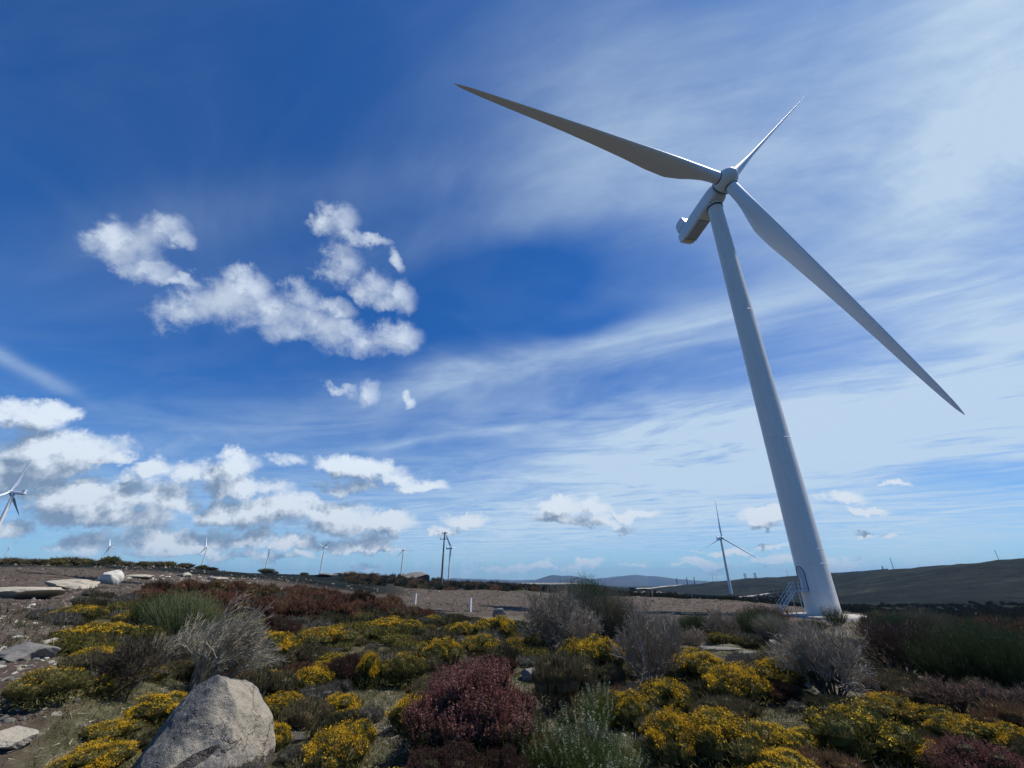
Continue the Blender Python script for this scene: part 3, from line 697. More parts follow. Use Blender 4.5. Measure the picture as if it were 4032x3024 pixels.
def far_turbine(hub,az,ph,Rr,Hh,label,nat=74.0,over=4.2):
    sc=Hh/nat; hv=Vector(hub); a=Vector((math.sin(R(az)),math.cos(R(az)),0))
    bx,by=hv.x-a.x*over*sc,hv.y-a.y*over*sc
    return turbine((bx,by,hv.z-Hh-.37*sc),az,ph,label,'wind turbines',Hsc=sc,Rsc=(Rr-ROOT*sc)/Rb,overhang=over)
far_turbine((296.9,636.1,50.8),180.1,87,53.6,74,'smaller wind turbine standing behind the dirt ground, directly left of the huge tower')
far_turbine((-535.1,459,82.7),253.4,94.3,37,68,'wind turbine cut off by the left edge of the view, seen close to clouds')
far_turbine((-1262.9,1422.7,87.3),204.8,7.7,30.2,62,'distant wind turbine leaning above the white block of rock at far left')
far_turbine((-880.3,1304.7,78.7),195.3,109.7,28.3,62,'distant wind turbine with one blade straight up, above the rubble bank')
far_turbine((-698.5,1309.2,73.8),162.3,21.1,31.6,62,'distant wind turbine with two blades spread in a flat V, fourth from the left')
far_turbine((-455.9,1096,66.2),206.2,32.7,22,62,'distant wind turbine with two short raised blades, left of the rocky knoll')
far_turbine((-263.9,1102.7,61),177.5,114.6,26.6,62,'distant wind turbine standing among the grey rock outcrops of the knoll')
far_turbine((-115.7,873.1,51.2),115.9,11.5,37.8,62,'distant wind turbine just right of the tall dark power pole')
far_turbine((-2207.3,1991.6,120.3),135,90,26.3,62,'tiny far wind turbine on the skyline at the extreme left edge')

# ---------------------------------------------------------------- poles and posts
def power_pole():
    t_=158.0; d=Vector(ray(953.5,1262)); b=d*t_; tp=Vector(ray(956,1149)); hgt=(tp*(b.y/tp.y)).z-b.z
    t=empty('power_pole',b); tag(t,'tall dark power pole with crossarms beside a far turbine','power pole')
    m=MB(); m.tube([(0,0,-1.0),(0,0,hgt*.5),(0,0,hgt)],[.42,.33,.2],10); obj('pole',m.mesh('pole',M['pole']),t)
    for z,wd in ((hgt-.5,1.1),(hgt-2.7,1.6)):
        m=MB(); m.box((0,0,z),(wd,.09,.09)); ca=obj('crossarm',m.mesh('crossarm',M['iron']),t)
        for x in (-wd+.15,wd-.15,0.35):
            m=MB(); m.tube([(x,0,z+.1),(x,0,z+.5)],[.09,.13],8); obj('insulator',m.mesh('insulator',M['iron']),ca)
power_pole()
def post(vx,vb,vt,dist,w_,mat,name,label,cat,group=None,cap=True,lean=0,r=True):
    b=Vector(ray(vx,vb))*dist; g=Hs(b.x,b.y); tp=Vector(ray(vx,vt)); h=(tp*(b.y/tp.y)).z-b.z
    b.z=g; h=(tp*(b.y/tp.y)).z-b.z
    t=empty(name,b); tag(t,label,cat,group)
    m=MB(); m.tube([(0,0,-1.2),(lean*0,0,0),(lean,0,h*.98)],[w_/2,w_/2,w_/2*.85],8); obj('pole' ,m.mesh('pole',mat),t)
    if cap:
        m=MB(); m.tube([(lean,0,h*.975),(lean,0,h)],[w_/2*1.1,w_/2*.9],8); obj('cap',m.mesh('cap',mat),t)
    return t
def marker(vx,vb,vt,lab):
    p,dist=hit(vx,vb); h=(vb-vt)*S*dist/F/.92
    t=empty('marker_post',p,R(48)); tag(t,lab,'marker post','white marker posts')
    m=MB(); m.box((0,0,h/2-.15),(.08,.08,h/2+.15)); obj('post',m.mesh('post',M['white_post']),t)
    m=MB(); m.box((0,0,h+.01),(.09,.09,.02)); obj('cap',m.mesh('cap',M['white_post']),t)
marker(897,1306,1286,'white marker post on the dirt just beyond the red heath')
marker(1016,1322,1298,'nearer white marker post in front of the dark shadow strip')
for vx,vb,vt,dist,w_,lab in [(1412,1308,1274,120,.30,'grey post on the dirt ground nearest the broom bushes'),(1496,1297,1272,130,.34,'grey post left of the smaller turbine where the pale track passes'),(1637,1301,1274,140,.26,'thin grey post between the smaller turbine and the huge tower')]:
    post(vx,vb,vt,dist,w_,M['polegrey'],'wooden_post',lab,'post','bare posts by the track')
for vx,vb,vt,dist,w_,mat,lab in [(1909,1234,1223,560,1.3,M['iron'],'short dark post on the ridge road right of the huge tower'),(1932,1233,1205,640,.8,M['polegrey'],'slim grey mast on the ridge beside the short dark post'),(2158,1209,1188,660,.7,M['polegrey'],'slim grey mast on top of the dark hill at far right'),
    (1462,1254,1249,520,1.0,M['iron'],'leftmost of three stubby dark posts along the ridge road'),(1484,1253.5,1247,520,1.0,M['iron'],'middle one of three stubby dark posts along the ridge road'),(1500,1253,1246,520,1.0,M['iron'],'rightmost of three stubby dark posts along the ridge road'),
    (1540,1251,1239,900,.7,M['polegrey'],'thin far mast on the ridge left of the smaller turbine'),(1548,1250.5,1241,950,.6,M['polegrey'],'fainter far mast closest to the smaller turbine on its left'),(1703,1248,1231,760,.5,M['polegrey'],'thin far mast on the ridge between smaller turbine and huge tower'),
    (1611,1251,1240,620,.9,M['polegrey'],'square topped far pylon just right of the smaller turbine'),(1633,1251,1239,620,.9,M['polegrey'],'square topped far pylon farther right of the smaller turbine')]:
    d_=ray(vx,1255); hh_=math.hypot(d_[0],d_[1]); rs_=np.linspace(180,1000,330); zz_=H(d_[0]/hh_*rs_,d_[1]/hh_*rs_); rc_=rs_[int(np.argmax(zz_/rs_))]-1.5
    dn=unit(ray(vx,vb+1)); sc_=rc_/math.hypot(dn[0],dn[1])/np.linalg.norm(ray(vx,vb+1)); w_=w_*sc_/dist
    q=post(vx,vb+1,vt,sc_,w_,mat,'mast',lab,'mast','far masts on the ridge',cap=True)
    if 'square' in lab:
        m=MB(); h=q.children[0].bound_box[6][2]
        m.box((0,0,h),(2.2,.4,.5)); m.box((-1.6,0,h/2),(.25,.25,h/2)); m.box((1.6,0,h/2),(.25,.25,h/2)); obj('frame',m.mesh('frame',mat),q)
# ---------------------------------------------------------------- vegetation generators (numpy triangle soups, real leaves and twigs)
def rs(seed): return np.random.default_rng(seed)
def nrm(v): return v/np.maximum(np.linalg.norm(v,axis=-1,keepdims=True),1e-9)
def spikes(P,A,L,Wd,g):
    n=len(P); A=nrm(A); s=nrm(np.cross(A,g.normal(size=(n,3)))); L=np.broadcast_to(L,(n,))[:,None]; Wd=np.broadcast_to(Wd,(n,))[:,None]
    return np.stack([P-s*Wd/2,P+s*Wd/2,P+A*L],1)
def flecks(P,size,g):
    n=len(P); sz=np.broadcast_to(size,(n,))[:,None,None]; return P[:,None]+g.normal(size=(n,3,3))*sz
def ribbons(paths,w0,w1,g):
    # paths (n,k,3) -> tapering two sided strips
    n,k,_=paths.shape; d=np.gradient(paths,axis=1); s=nrm(np.cross(d,g.normal(size=(n,1,3))))
    t=np.linspace(0,1,k)[None,:,None]; w=(np.reshape(w0,(-1,1,1))*(1-t)+np.reshape(w1,(-1,1,1))*t)/2
    a=paths-s*w; b=paths+s*w
    T=np.stack([a[:,:-1],b[:,:-1],b[:,1:],a[:,:-1],b[:,1:],a[:,1:]],2).reshape(-1,3,3); return T
def dome_points(g,n,nl,rx=.5,rz=.5,lr=(.14,.24),peak=0):
    th=g.uniform(0,2*np.pi,nl); rd=np.sqrt(g.uniform(0,1,nl))*rx*.78
    cz=rz*(.30+.48*(1-(rd/rx)**2))*g.uniform(.72,1.08,nl); lrad=g.uniform(*lr,nl)
    if peak: cz=rz*(.10+.80*g.uniform(.25,1.0,nl)**.7*(1-(rd/rx)**1.3*.85))
    Cn=np.c_[rd*np.cos(th),rd*np.sin(th),cz]
    k=g.integers(0,nl,n); v=nrm(g.normal(size=(n,3))); v[:,2]=np.abs(v[:,2])*1.0-.35*(g.uniform(size=n)<.45)*np.abs(v[:,2])*2
    v=nrm(v); rad=lrad[k]*(1-np.abs(g.normal(size=n))*.10)
    P=Cn[k]+v*rad[:,None]
    d=np.linalg.norm(P[:,None]-Cn[None],axis=-1)/lrad[None]; inside=(d<.80).sum(1)>0
    ok=(~inside)&(P[:,2]>-.02); return P[ok],v[ok],k[ok],Cn,lrad
def core_tris(Cn,lrad,g,sc=.80):
    # dark leafy interior lumps: coarse rounded lumps that fill the bush behind the outer sprigs
    out=[]
    for c,r in zip(Cn,lrad):
        nu,nv=7,5; u=np.linspace(0,2*np.pi,nu+1)[:-1]; v=np.linspace(-.5*np.pi,.5*np.pi,nv)
        P=np.array([[(math.cos(b)*math.cos(a),math.cos(b)*math.sin(a),math.sin(b)) for a in u] for b in v])*r*sc*g.uniform(.85,1.05,(nv,nu,1))+c
        for i in range(nv-1):
            for j in range(nu):
                a,b_,c_,d_=P[i,j],P[i,(j+1)%nu],P[i+1,(j+1)%nu],P[i+1,j]; out+= [(a,b_,c_),(a,c_,d_)]
        # skirt down to the ground
    return np.array(out)
def p_gorse(seed,n=15000,nf=5200,thr=.45,rz=.5,ls=1.0):
    g=rs(seed); P,v,k,Cn,lr=dome_points(g,n,30,.5,rz,(.07,.19))
    A=v*.8+np.array([0,0,.7])+g.normal(size=P.shape)*.35
    fo=spikes(P-v*.02,A,g.uniform(.03,.07,len(P))*ls*np.where(g.uniform(size=len(P))<.05,2.6,1),g.uniform(.007,.012,len(P))*ls*1.2,g)
    lowm=np.c_[g.normal(size=(n//6,2))*.24,g.uniform(0,.2,n//6)]; fo2=spikes(lowm,g.normal(size=lowm.shape)+[0,0,.8],.07*ls,.012*ls,g)
    fo=np.concatenate([fo,fo2,core_tris(Cn,lr,g)])
    cl=fbm(P[:,0]*8+seed,P[:,1]*8+P[:,2]*5,3,seed)+.35*(v[:,2]-.5)+.25*(P[:,2]/rz-.5)+(g.uniform(size=len(P))-.5)*.12
    m=(cl>thr); Q=P[m]+v[m]*.025; idx=g.integers(0,max(1,len(Q)),nf); Q=Q[idx]+g.normal(size=(nf,3))*.008*ls+ (A[m][idx])*.02
    return fo,flecks(Q,g.uniform(.005,.010,nf)*ls,g)
def p_heath(seed,n=14000,ls=1.0,rz=.5,nl=18,upright=1.1):
    g=rs(seed); P,v,k,Cn,lr=dome_points(g,n,nl+8,.5,rz,(.08,.2))
    A=v*.5+np.array([0,0,upright])+g.normal(size=P.shape)*.25
    fo=spikes(P-v*.03,A,g.uniform(.04,.10,len(P))*ls*np.where(g.uniform(size=len(P))<.06,2.2,1),g.uniform(.006,.011,len(P))*ls*1.3,g)
    lowm=np.c_[g.normal(size=(n//6,2))*.24,g.uniform(0,.2,n//6)]; fo2=spikes(lowm,g.normal(size=lowm.shape)+[0,0,.8],.07*ls,.012*ls,g)
    return np.concatenate([fo,fo2]),core_tris(Cn,lr,g)
def p_heather(seed,nsp=2600,rx=.5,rz=.62,fl=26,gr=.35):
    # plumes of tiny bells on upright sprigs, green below
    g=rs(seed); P,v,k,Cn,lr=dome_points(g,int(nsp*2.4),30,rx,rz,(.08,.16),peak=1)
    P=P[:nsp]; v=v[:nsp]; n=len(P)
    A=nrm(v*.45+np.array([0,0,1.0])+g.normal(size=P.shape)*.16); L=g.uniform(.05,.115,n)
    t=g.uniform(0,1,(n,fl)); Q=P[:,None]+A[:,None]*(L[:,None]*t)[...,None]+g.normal(size=(n,fl,3))*(.0085*(1.15-t))[...,None]
    hgt=P[:,2]/rz; pink=(hgt+g.normal(size=n)*.12+.35*(fbm(P[:,0]*6,P[:,1]*6+P[:,2]*4,2,seed)-.5))>gr
    fp=flecks(Q[pink].reshape(-1,3),.0048,g)
    fg=spikes(Q[~pink].reshape(-1,3)[::2],g.normal(size=Q[~pink].reshape(-1,3)[::2].shape)+[0,0,.7],.022,.006,g)
    st=ribbons(np.stack([P-A*.06,P+A*L[:,None]*.5,P+A*L[:,None]],1),.004,.002,g)
    lo=np.c_[g.normal(size=(5000,2))*.22*rx/.5,g.uniform(0,.25,5000)]; fg=np.concatenate([fg,spikes(lo,g.normal(size=lo.shape)+[0,0,.9],.05,.009,g),core_tris(Cn,lr,g,.78),st])
    return fg,fp
def p_whiteheath(seed,ns=230):
    g=rs(seed); th=g.uniform(0,6.28,ns); r=np.sqrt(g.uniform(0,1,ns))*.36
    B=np.c_[r*np.cos(th),r*np.sin(th),np.zeros(ns)]; hgt=g.uniform(.45,1.0,ns)*(1-.45*(r/.36)**2)
    lean=np.c_[np.cos(th)*r*.75,np.sin(th)*r*.75]+g.normal(size=(ns,2))*.07
    t=np.linspace(0,1,7); paths=np.stack([np.c_[B[:,0]+lean[:,0]*q**1.4,B[:,1]+lean[:,1]*q**1.4,hgt*q] for q in t],1)
    st=ribbons(paths,.008,.003,g)
    m=70; q=g.uniform(.10,1,(ns,m)); i=np.arange(ns)[:,None]
    Pp=np.stack([B[i,0]+lean[i,0]*q**1.4,B[i,1]+lean[i,1]*q**1.4,hgt[i]*q],-1)+g.normal(size=(ns,m,3))*.016
    fo=spikes(Pp.reshape(-1,3),g.normal(size=(ns*m,3))+[0,0,.9],.032,.006,g)
    # side shoots
    wm=g.uniform(size=ns)<.34; k=40; q=1-g.uniform(0,.24,(wm.sum(),k))**1.0; i=np.where(wm)[0][:,None]
    Pw=np.stack([B[i,0]+lean[i,0]*q**1.4,B[i,1]+lean[i,1]*q**1.4,hgt[i]*q],-1)+g.normal(size=q.shape+(3,))*np.array([.011,.011,.008])
    return np.concatenate([fo,st]),flecks(Pw.reshape(-1,3),.0055,g)
def p_broom(seed,n=1500,hgt=1.0,spread=.6,lean=(0,0),wd=.007,leafy=0):
    g=rs(seed); th=g.uniform(0,6.28,n); r=np.sqrt(g.uniform(0,1,n)); B=np.c_[r*np.cos(th)*.16,r*np.sin(th)*.16,np.zeros(n)]
    # stems fork: each starts partway up a bundle
    h=hgt*g.uniform(.55,1.0,n)*(1-.25*r**2); ox=np.cos(th)*r*spread*g.uniform(.7,1.1,n); oy=np.sin(th)*r*spread*g.uniform(.7,1.1,n)
    t0=g.uniform(0,.55,n); k=6; paths=[]
    wob=g.normal(size=(n,2))*.03
    for j in range(k):
        q=t0+(1-t0)*j/(k-1)
        x=B[:,0]+ox*q**.8+lean[0]*h*q**1.7+wob[:,0]*np.sin(q*5); y=B[:,1]+oy*q**.8+lean[1]*h*q**1.7+wob[:,1]*np.cos(q*6)
        paths.append(np.c_[x,y,h*q**1.05])
    paths=np.stack(paths,1); T=ribbons(paths,wd*1.2,wd*.35,g)
    if leafy:
        q=g.integers(1,k,(n,leafy)); Pp=paths[np.arange(n)[:,None],q]+g.normal(size=(n,leafy,3))*.03
        T=np.concatenate([T,spikes(Pp.reshape(-1,3),g.normal(size=(n*leafy,3))*.5+[lean[0]*.8,lean[1],1],.055,wd*.9,g)])
    return T
def p_twigs(seed,nmain=16,hgt=1.0,spread=.6,lean=(0,0),depth=4,kids=(3,5),r0=.016,curl=.25):
    # dead, branching shrub: returns thick limbs and fine twig tips separately
    g=rs(seed); limbs=[];tips=[]
    def grow(p,d,L,r,lv):
        k=4; pts=[p]; q=p.copy(); dd=d.copy()
        for j in range(k):
            dd=nrm(dd+g.normal(size=3)*curl*.35+np.array([lean[0]*.13,lean[1]*.13,.05])); q=q+dd*L/k; pts.append(q.copy())
        pts=np.array(pts); (limbs if lv<2 else tips).append((pts,r,r*.55 if lv<depth else .0015))
        if lv>=depth: return
        for c in range(g.integers(*kids)+ (1 if lv>=2 else 0)):
            f=g.uniform(.35,1.0); b=pts[0]+(pts[-1]-pts[0])*0; i=int(f*k); i=min(i,k-1); b=pts[i]+(pts[i+1]-pts[i])*(f*k-i)
            nd=nrm(dd+g.normal(size=3)*.42); grow(b,nd,L*g.uniform(.5,.78),max(r*.55,.0022),lv+1)
    for i in range(nmain):
        th=6.283*i/nmain+g.uniform(-.3,.3); o=g.uniform(.1,1)*spread
        d=nrm(np.array([math.cos(th)*o+lean[0]*.5,math.sin(th)*o+lean[1]*.5,1.0])); p=np.array([math.cos(th)*.06,math.sin(th)*.06,-.03])
        grow(p,d,hgt*g.uniform(.36,.50),r0*g.uniform(.6,1.1),0)
    def tess(L):
        P=np.stack([q[0] for q in L]); a=np.array([q[1] for q in L])*2; b=np.array([q[2] for q in L])*2
        return np.concatenate([ribbons(P,a,b,g),ribbons(P,a,b,g)])
    return tess(limbs),tess(tips)
def dims(*T):
    A=np.concatenate([t.reshape(-1,3) for t in T]); lo=np.percentile(A,1.0,axis=0); hi=np.percentile(A,99.0,axis=0); return hi-lo,hi[2]

class Proto:
    """a kind of shrub: list of (part name, mesh); placed copies share the meshes"""
    def __init__(s,name,parts):
        s.name=name; s.parts=[(n,tri_mesh(n,T,m)) for n,T,m in parts]; s.raw=[(n,T,m) for n,T,m in parts]
        d,top=dims(*[T for _,T,_ in parts]); s.w=float(max(d[0],.05)); s.h=float(top)
    def put(s,loc,sx,sz,rz,label,cat,group=None,name=None):
        t=empty(name or s.name,loc,rz); tag(t,label,cat,group)
        for n,me in s.parts:
            o=bpy.data.objects.new(n,me); C.objects.link(o); o.parent=t; o.scale=(sx,sx,sz)
        return t
G_NEAR=[Proto('gorse_bush',[('foliage',a,M['gorse_leaf']),('flowers',b,M['gorse_flower'])]) for a,b in (p_gorse(11,17000,5600,.56),p_gorse(12,17000,2800,.645),p_gorse(13,17000,2600,.66),p_gorse(14,17000,900,.72,.55))]
G_MID=[Proto('gorse_bush',[('foliage',a,M['gorse_leaf']),('flowers',b,M['gorse_dull'] if i>1 else M['gorse_flower'])]) for i,(a,b) in enumerate((p_gorse(21,4600,750,.61,.45,1.7),p_gorse(22,4600,380,.67,.4,1.7),p_gorse(23,4600,900,.56,.4,1.7),p_gorse(24,4600,260,.70,.45,1.7)))]
def hproto(seed,mat,n,ls,rz=.5):
    a,b=p_heath(seed,n,ls,rz); return Proto('heath_shrub',[('foliage',np.concatenate([a,b]),mat)])
H_NEAR=[hproto(31,M['heath_olive'],15000,1,.5),hproto(32,M['heath_olive'],15000,1,.42),hproto(33,M['heath_grey'],13000,.9,.35),hproto(34,M['heath_red'],15000,1.1,.55)]
H_MID=[hproto(41,M['heath_olive'],3600,1.9,.5),hproto(42,M['heath_olive'],3600,1.9,.4),hproto(43,M['heath_grey'],3200,1.7,.35)]
H_RED=[hproto(51,M['heath_red'],4600,1.8,.55),hproto(52,M['heath_red'],4600,1.8,.5),hproto(53,M['heath_red'],4600,1.8,.62)]
HP=[Proto('heather_bush',[('foliage',a,M['heather_leaf']),('flowers',b,mt)]) for (a,b),mt in ((p_heather(61,3800,.5,.66,26,.30),M['heather_pink']),(p_heather(62,2600,.5,.5,20,.18),M['heather_purple']),(p_heather(63,2000,.5,.5,20,.30),M['heather_pink']))]
WH=Proto('white_heath',[(n,T,m) for n,T,m in zip(('stems','flowers'),p_whiteheath(71),(M['white_leaf'],M['white_flower']))])
def bproto(seed,mat,**k): return Proto('broom_bush',[('stems',p_broom(seed,**k),mat)])
BG=[bproto(81,M['broom_green'],n=2600,leafy=5),bproto(82,M['broom_green'],n=2600,leafy=6,spread=.75,hgt=.9),bproto(83,M['broom_green'],n=2400,leafy=5,lean=(.45,0))]
BY=[bproto(84,M['broom_grey'],n=2200,leafy=1),bproto(85,M['broom_grey'],n=2200,leafy=2,lean=(.4,0))]
def tproto(seed,ml,mt,**k):
    a,b=p_twigs(seed,**k); return Proto('dead_bush',[('limbs',a,ml),('twigs',b,mt)])
SPARSE=bproto(88,M['broom_green'],n=420,leafy=3,spread=.8,wd=.012)
TW_PALE=tproto(91,M['twig_grey'],M['twig_pale'],nmain=26,lean=(.75,0),depth=4,kids=(3,5),spread=1.0,hgt=1.0)
TW_DARK=tproto(92,M['twig_dark'],M['twig_dark'],nmain=18,lean=(.1,0),depth=4,kids=(3,5),spread=.8)
TW_GREY=tproto(93,M['twig_grey'],M['twig_grey'],nmain=22,lean=(.05,0),depth=4,kids=(3,5),spread=1.0)
TW_BLOND=tproto(94,M['twig_dark'],M['twig_grey'],nmain=30,lean=(0,0),depth=4,kids=(3,5),spread=1.25,r0=.02)
TW_RED=tproto(95,M['twig_dark'],M['twig_red'],nmain=24,lean=(.2,0),depth=4,kids=(3,5),spread=1.1)

HERO=[]     # (x,y,radius) kept clear of filler
def place(proto,vx,vb,wv,hv,label,cat,rz=None,group=None,clear=.8,name=None,keep=False):
    p,dist=hit(vx,vb); w_=wv*S*dist/F; h=hv*S*dist/F/.90*(.78 if dist<6 else .9 if dist<9 else 1)
    sx=w_/proto.w; sz=h/proto.h
    if rz is None: rz=(vx*7.13+vb*3.7)%6.283
    if keep: rz=-math.atan2(p.x,p.y)
    HERO.append((p.x,p.y,w_*.5*clear))
    return proto.put(p-Vector((0,0,.03)),sx,sz,rz,label,cat,group,name)

# ---- shrubs one can point to
place(HP[0],1014,1636,285,205,'big rounded pink-red heather bush in the front centre','heather')
place(HP[1],965,1700,190,98,'dark purple heather cushion directly in front of the big pink-red heather','heather')
place(HP[1],1090,1690,90,80,'small purple heather tuft at the lower right of the big pink-red heather','heather')
place(HP[2],2150,1712,190,110,'pink heather in the bottom right corner of the view','heather')
place(HP[1],745,1482,90,62,'dark purple heather behind the yellow gorse, above the bare gravel gap','heather')
place(HP[1],597,1388,80,46,'purplish heather cushion to the right of the pale dead broom','heather')
place(HP[1],700,1470,60,36,'little dark heather on the left side of the dark purple one','heather')
for i,(vx,vb,wv,hv) in enumerate([(1185,1672,110,112),(1262,1690,150,155),(1345,1685,110,95),(1298,1570,85,95)]):
    place(WH,vx,vb,wv,hv,['white flowering heath clump nearest the pink-red heather','large upright white flowering heath clump in the front centre','white flowering heath clump at the right of the large upright one','smaller white flowering heath standing behind the large clump'][i],'white heath')
place(BG[2],385,1395,135,92,'dark green broom bush rising behind the pale dead broom','broom')
place(BG[2],335,1368,90,66,'green broom at the left shoulder of the tall dark green one','broom')
place(TW_PALE,420,1500,172,166,'pale bleached dead broom combed to the right by the wind','dead bush',keep=True)
place(TW_PALE,352,1440,100,70,'smaller bleached dead broom behind the dark twiggy bush','dead bush',keep=True)
place(TW_DARK,262,1512,130,140,'dark bare twiggy bush left of the big granite boulder','dead bush')
place(TW_GREY,1195,1412,120,110,'grey bare broom at the left end of the central broom thicket','dead bush')
place(BY[0],1240,1402,110,112,'grey-green broom in the middle of the central thicket','broom')
place(BG[0],1275,1398,95,118,'green topped broom in the central thicket with upright stems','broom')
place(TW_GREY,1250,1420,100,90,'low grey twigs in front of the central broom thicket','dead bush')
place(BY[1],1330,1400,95,100,'grey broom at the right end of the central thicket','broom')
place(TW_GREY,1405,1485,135,155,'lone grey dead bush with fanned branches right of the thicket','dead bush')
place(BY[0],1440,1420,70,75,'greyish broom just behind the lone grey dead bush','broom')
place(BG[1],1508,1382,70,45,'small round green broom on the edge of the dirt','broom')
place(BG[1],1645,1388,90,58,'round green broom bush left of the huge tower, on the dirt edge','broom')
place(TW_GREY,1560,1385,70,55,'faint grey twiggy bush between two round green brooms','dead bush')
place(BY[1],1700,1398,80,56,'thin grey broom just left of the rounded blond dead bush','broom')
place(TW_RED,1680,1372,90,50,'low brown twigs behind the thin grey broom','dead bush')
place(TW_BLOND,1800,1508,178,142,'rounded blond dead bush with dark trunks below the huge tower','dead bush')
place(TW_BLOND,1742,1415,75,50,'small grey dead bush behind the left side of the blond one','dead bush')
place(SPARSE,1808,1352,50,36,'small green broom standing against the foot of the huge tower','broom')
place(BG[2],1762,1362,50,18,'low green broom at the left of the tower foot','broom')
place(TW_RED,1950,1462,140,112,'dark reddish twiggy bush right of the rounded blond dead bush','dead bush')
place(BG[2],1930,1404,80,62,'grey-green broom leaning right behind the reddish twiggy bush','broom')
place(BY[1],1990,1400,110,70,'grey broom behind the dark green mass on the right','broom')
place(BG[1],2070,1488,150,108,'big dark green broom mass on the right side','broom')
place(BG[1],2170,1500,150,130,'dark green broom filling the right edge of the view','broom')
place(BG[0],2120,1430,150,60,'green broom behind the two dark masses at the right','broom')
place(TW_RED,2080,1545,130,75,'low reddish brown twiggy bush under the dark green masses','dead bush')
place(TW_RED,2185,1560,110,80,'reddish brown twigs at the right edge above the gorse','dead bush')
place(TW_GREY,1500,1400,55,36,'tiny grey twig bush beside the small round broom','dead bush')
place(H_NEAR[0],1222,1533,140,125,'tall dark olive bush between pink-red heather and lone grey dead bush','shrub')
place(H_NEAR[2],800,1560,55,38,'little grey cushion shrub on the bare gravel gap','shrub')
place(H_NEAR[1],660,1440,90,45,'brown cushion shrub behind the yellow gorse left of centre','shrub')
place(H_NEAR[0],560,1530,130,75,'dark olive shrub just behind the granite boulder on its right','shrub')
GORSE=[(205,1672,150,72,0,'bright gorse cushion in the bottom left corner beside the boulder'),(335,1562,120,66,0,'yellow gorse leaning on the left slope of the boulder'),(240,1590,95,40,1,'low gorse left of the boulder, between two brighter ones'),
(215,1500,95,50,3,'sparse dark gorse below the dark twiggy bush'),(95,1510,130,70,3,'olive gorse with few flowers near the left rubble'),(225,1396,140,42,1,'flat yellow gorse above the dark twiggy bush'),(165,1338,100,26,2,'thin gorse patch far left under the slabs'),(290,1350,80,28,2,'dull gorse patch left of the green broom'),
(588,1418,110,44,0,'yellow gorse right of the bleached dead broom'),(700,1398,110,36,1,'yellow gorse in the middle heath, left of the dark purple heather'),(848,1374,110,32,1,'yellow gorse strip below the red heath end'),(995,1380,66,30,1,'small yellow gorse below the nearer marker post'),(1068,1384,90,42,1,'yellow gorse left of the central broom thicket'),
(948,1440,95,50,1,'yellow gorse above the pink-red heather'),(668,1492,90,48,0,'bright gorse in front of the dark purple heather'),(560,1508,110,52,2,'dull gorse behind the boulder peak'),(612,1545,90,50,1,'gorse at the right shoulder of the boulder'),(738,1545,86,50,0,'isolated bright gorse cushion on the gravel gap'),
(715,1668,135,100,0,'large bright gorse clump between boulder and gravel gap'),(585,1620,70,60,0,'bright gorse squeezed against the right face of the boulder'),(775,1610,70,56,2,'gorse on the right flank of the large bright clump'),(795,1486,56,68,0,'upright yellow gorse beside the dark purple heather'),(870,1480,90,60,3,'dark gorse above the gravel gap'),
(1300,1462,110,76,1,'gorse in front of the central thicket with orange tops'),(1245,1442,80,50,2,'dull gorse at the foot of the central thicket'),(1350,1562,100,72,1,'gorse right of the smaller white heath'),(1440,1545,110,76,1,'gorse under the lone grey dead bush'),(1455,1648,140,112,0,'brightest gorse clump front centre right'),
(1585,1650,180,112,1,'big half flowering gorse right of the brightest clump'),(1592,1518,130,74,0,'bright round gorse cushion left of the blond dead bush'),(1510,1480,120,66,1,'gorse behind the bright round cushion'),(1690,1492,120,62,2,'dull gorse in front of the blond dead bush'),(1690,1700,180,76,0,'bright gorse at the bottom edge right of centre'),
(1745,1618,110,42,1,'low gorse strip in the right grass'),(1865,1640,180,112,3,'large dark gorse with few flowers at the right'),(1930,1556,120,60,2,'dull gorse below the reddish twiggy bush'),(1985,1652,120,60,1,'orange gorse near the bottom right heather'),(2075,1600,110,60,2,'gorse at the right, upper of the two by the edge'),
(2165,1625,130,66,1,'yellow gorse at the right edge above the pink heather'),(1380,1440,90,46,2,'gorse touching the left of the lone grey dead bush'),(1040,1420,80,40,2,'dull gorse right above the pink-red heather'),(1165,1415,60,40,3,'sparse gorse at the left foot of the central thicket'),(2020,1560,90,40,3,'sparse gorse under the dark green mass')]
for vx,vb,wv,hv,k,lab in GORSE: place(G_NEAR[k],vx,vb,wv,hv,lab,'gorse',clear=.75)

# ---- rocks
def rock(name,c,dim,mat,seed,planes=9,sub=5,rough=.05,rz=0,tilt=0,label='',cat='rock',group=None,pl=None):
    import bmesh
    g=rs(seed); bm=bmesh.new(); bmesh.ops.create_icosphere(bm,subdivisions=sub,radius=1); P=np.array([v.co[:] for v in bm.verts])
    if pl is None: pl=[(nrm(g.normal(size=3)*[1,1,.9]),g.uniform(.42,.74)) for _ in range(planes+5)]
    for n_,d in pl:
        n_=nrm(np.array(n_,float)); k=P@n_-d; m=k>0; P[m]-=np.outer(k[m],n_)*.96
    nn=nrm(P); off=(fbm(P[:,0]*2.2+seed,P[:,1]*2.2+P[:,2]*1.7,4,seed)-.5)*rough*2.2+(fbm(P[:,0]*9,P[:,1]*9+P[:,2]*8,3,seed+5)-.5)*rough*.8
    P=P+nn*off[:,None]; P=P*np.array(dim)/2
    for v,p in zip(bm.verts,P): v.co=p
    me=bpy.data.meshes.new(name); bm.to_mesh(me); bm.free(); me.materials.append(mat)
    for f in me.polygons: f.use_smooth=True
    o=obj(name,me,None,c); o.rotation_euler=(tilt,0,rz); tag(o,label,cat,group); return o
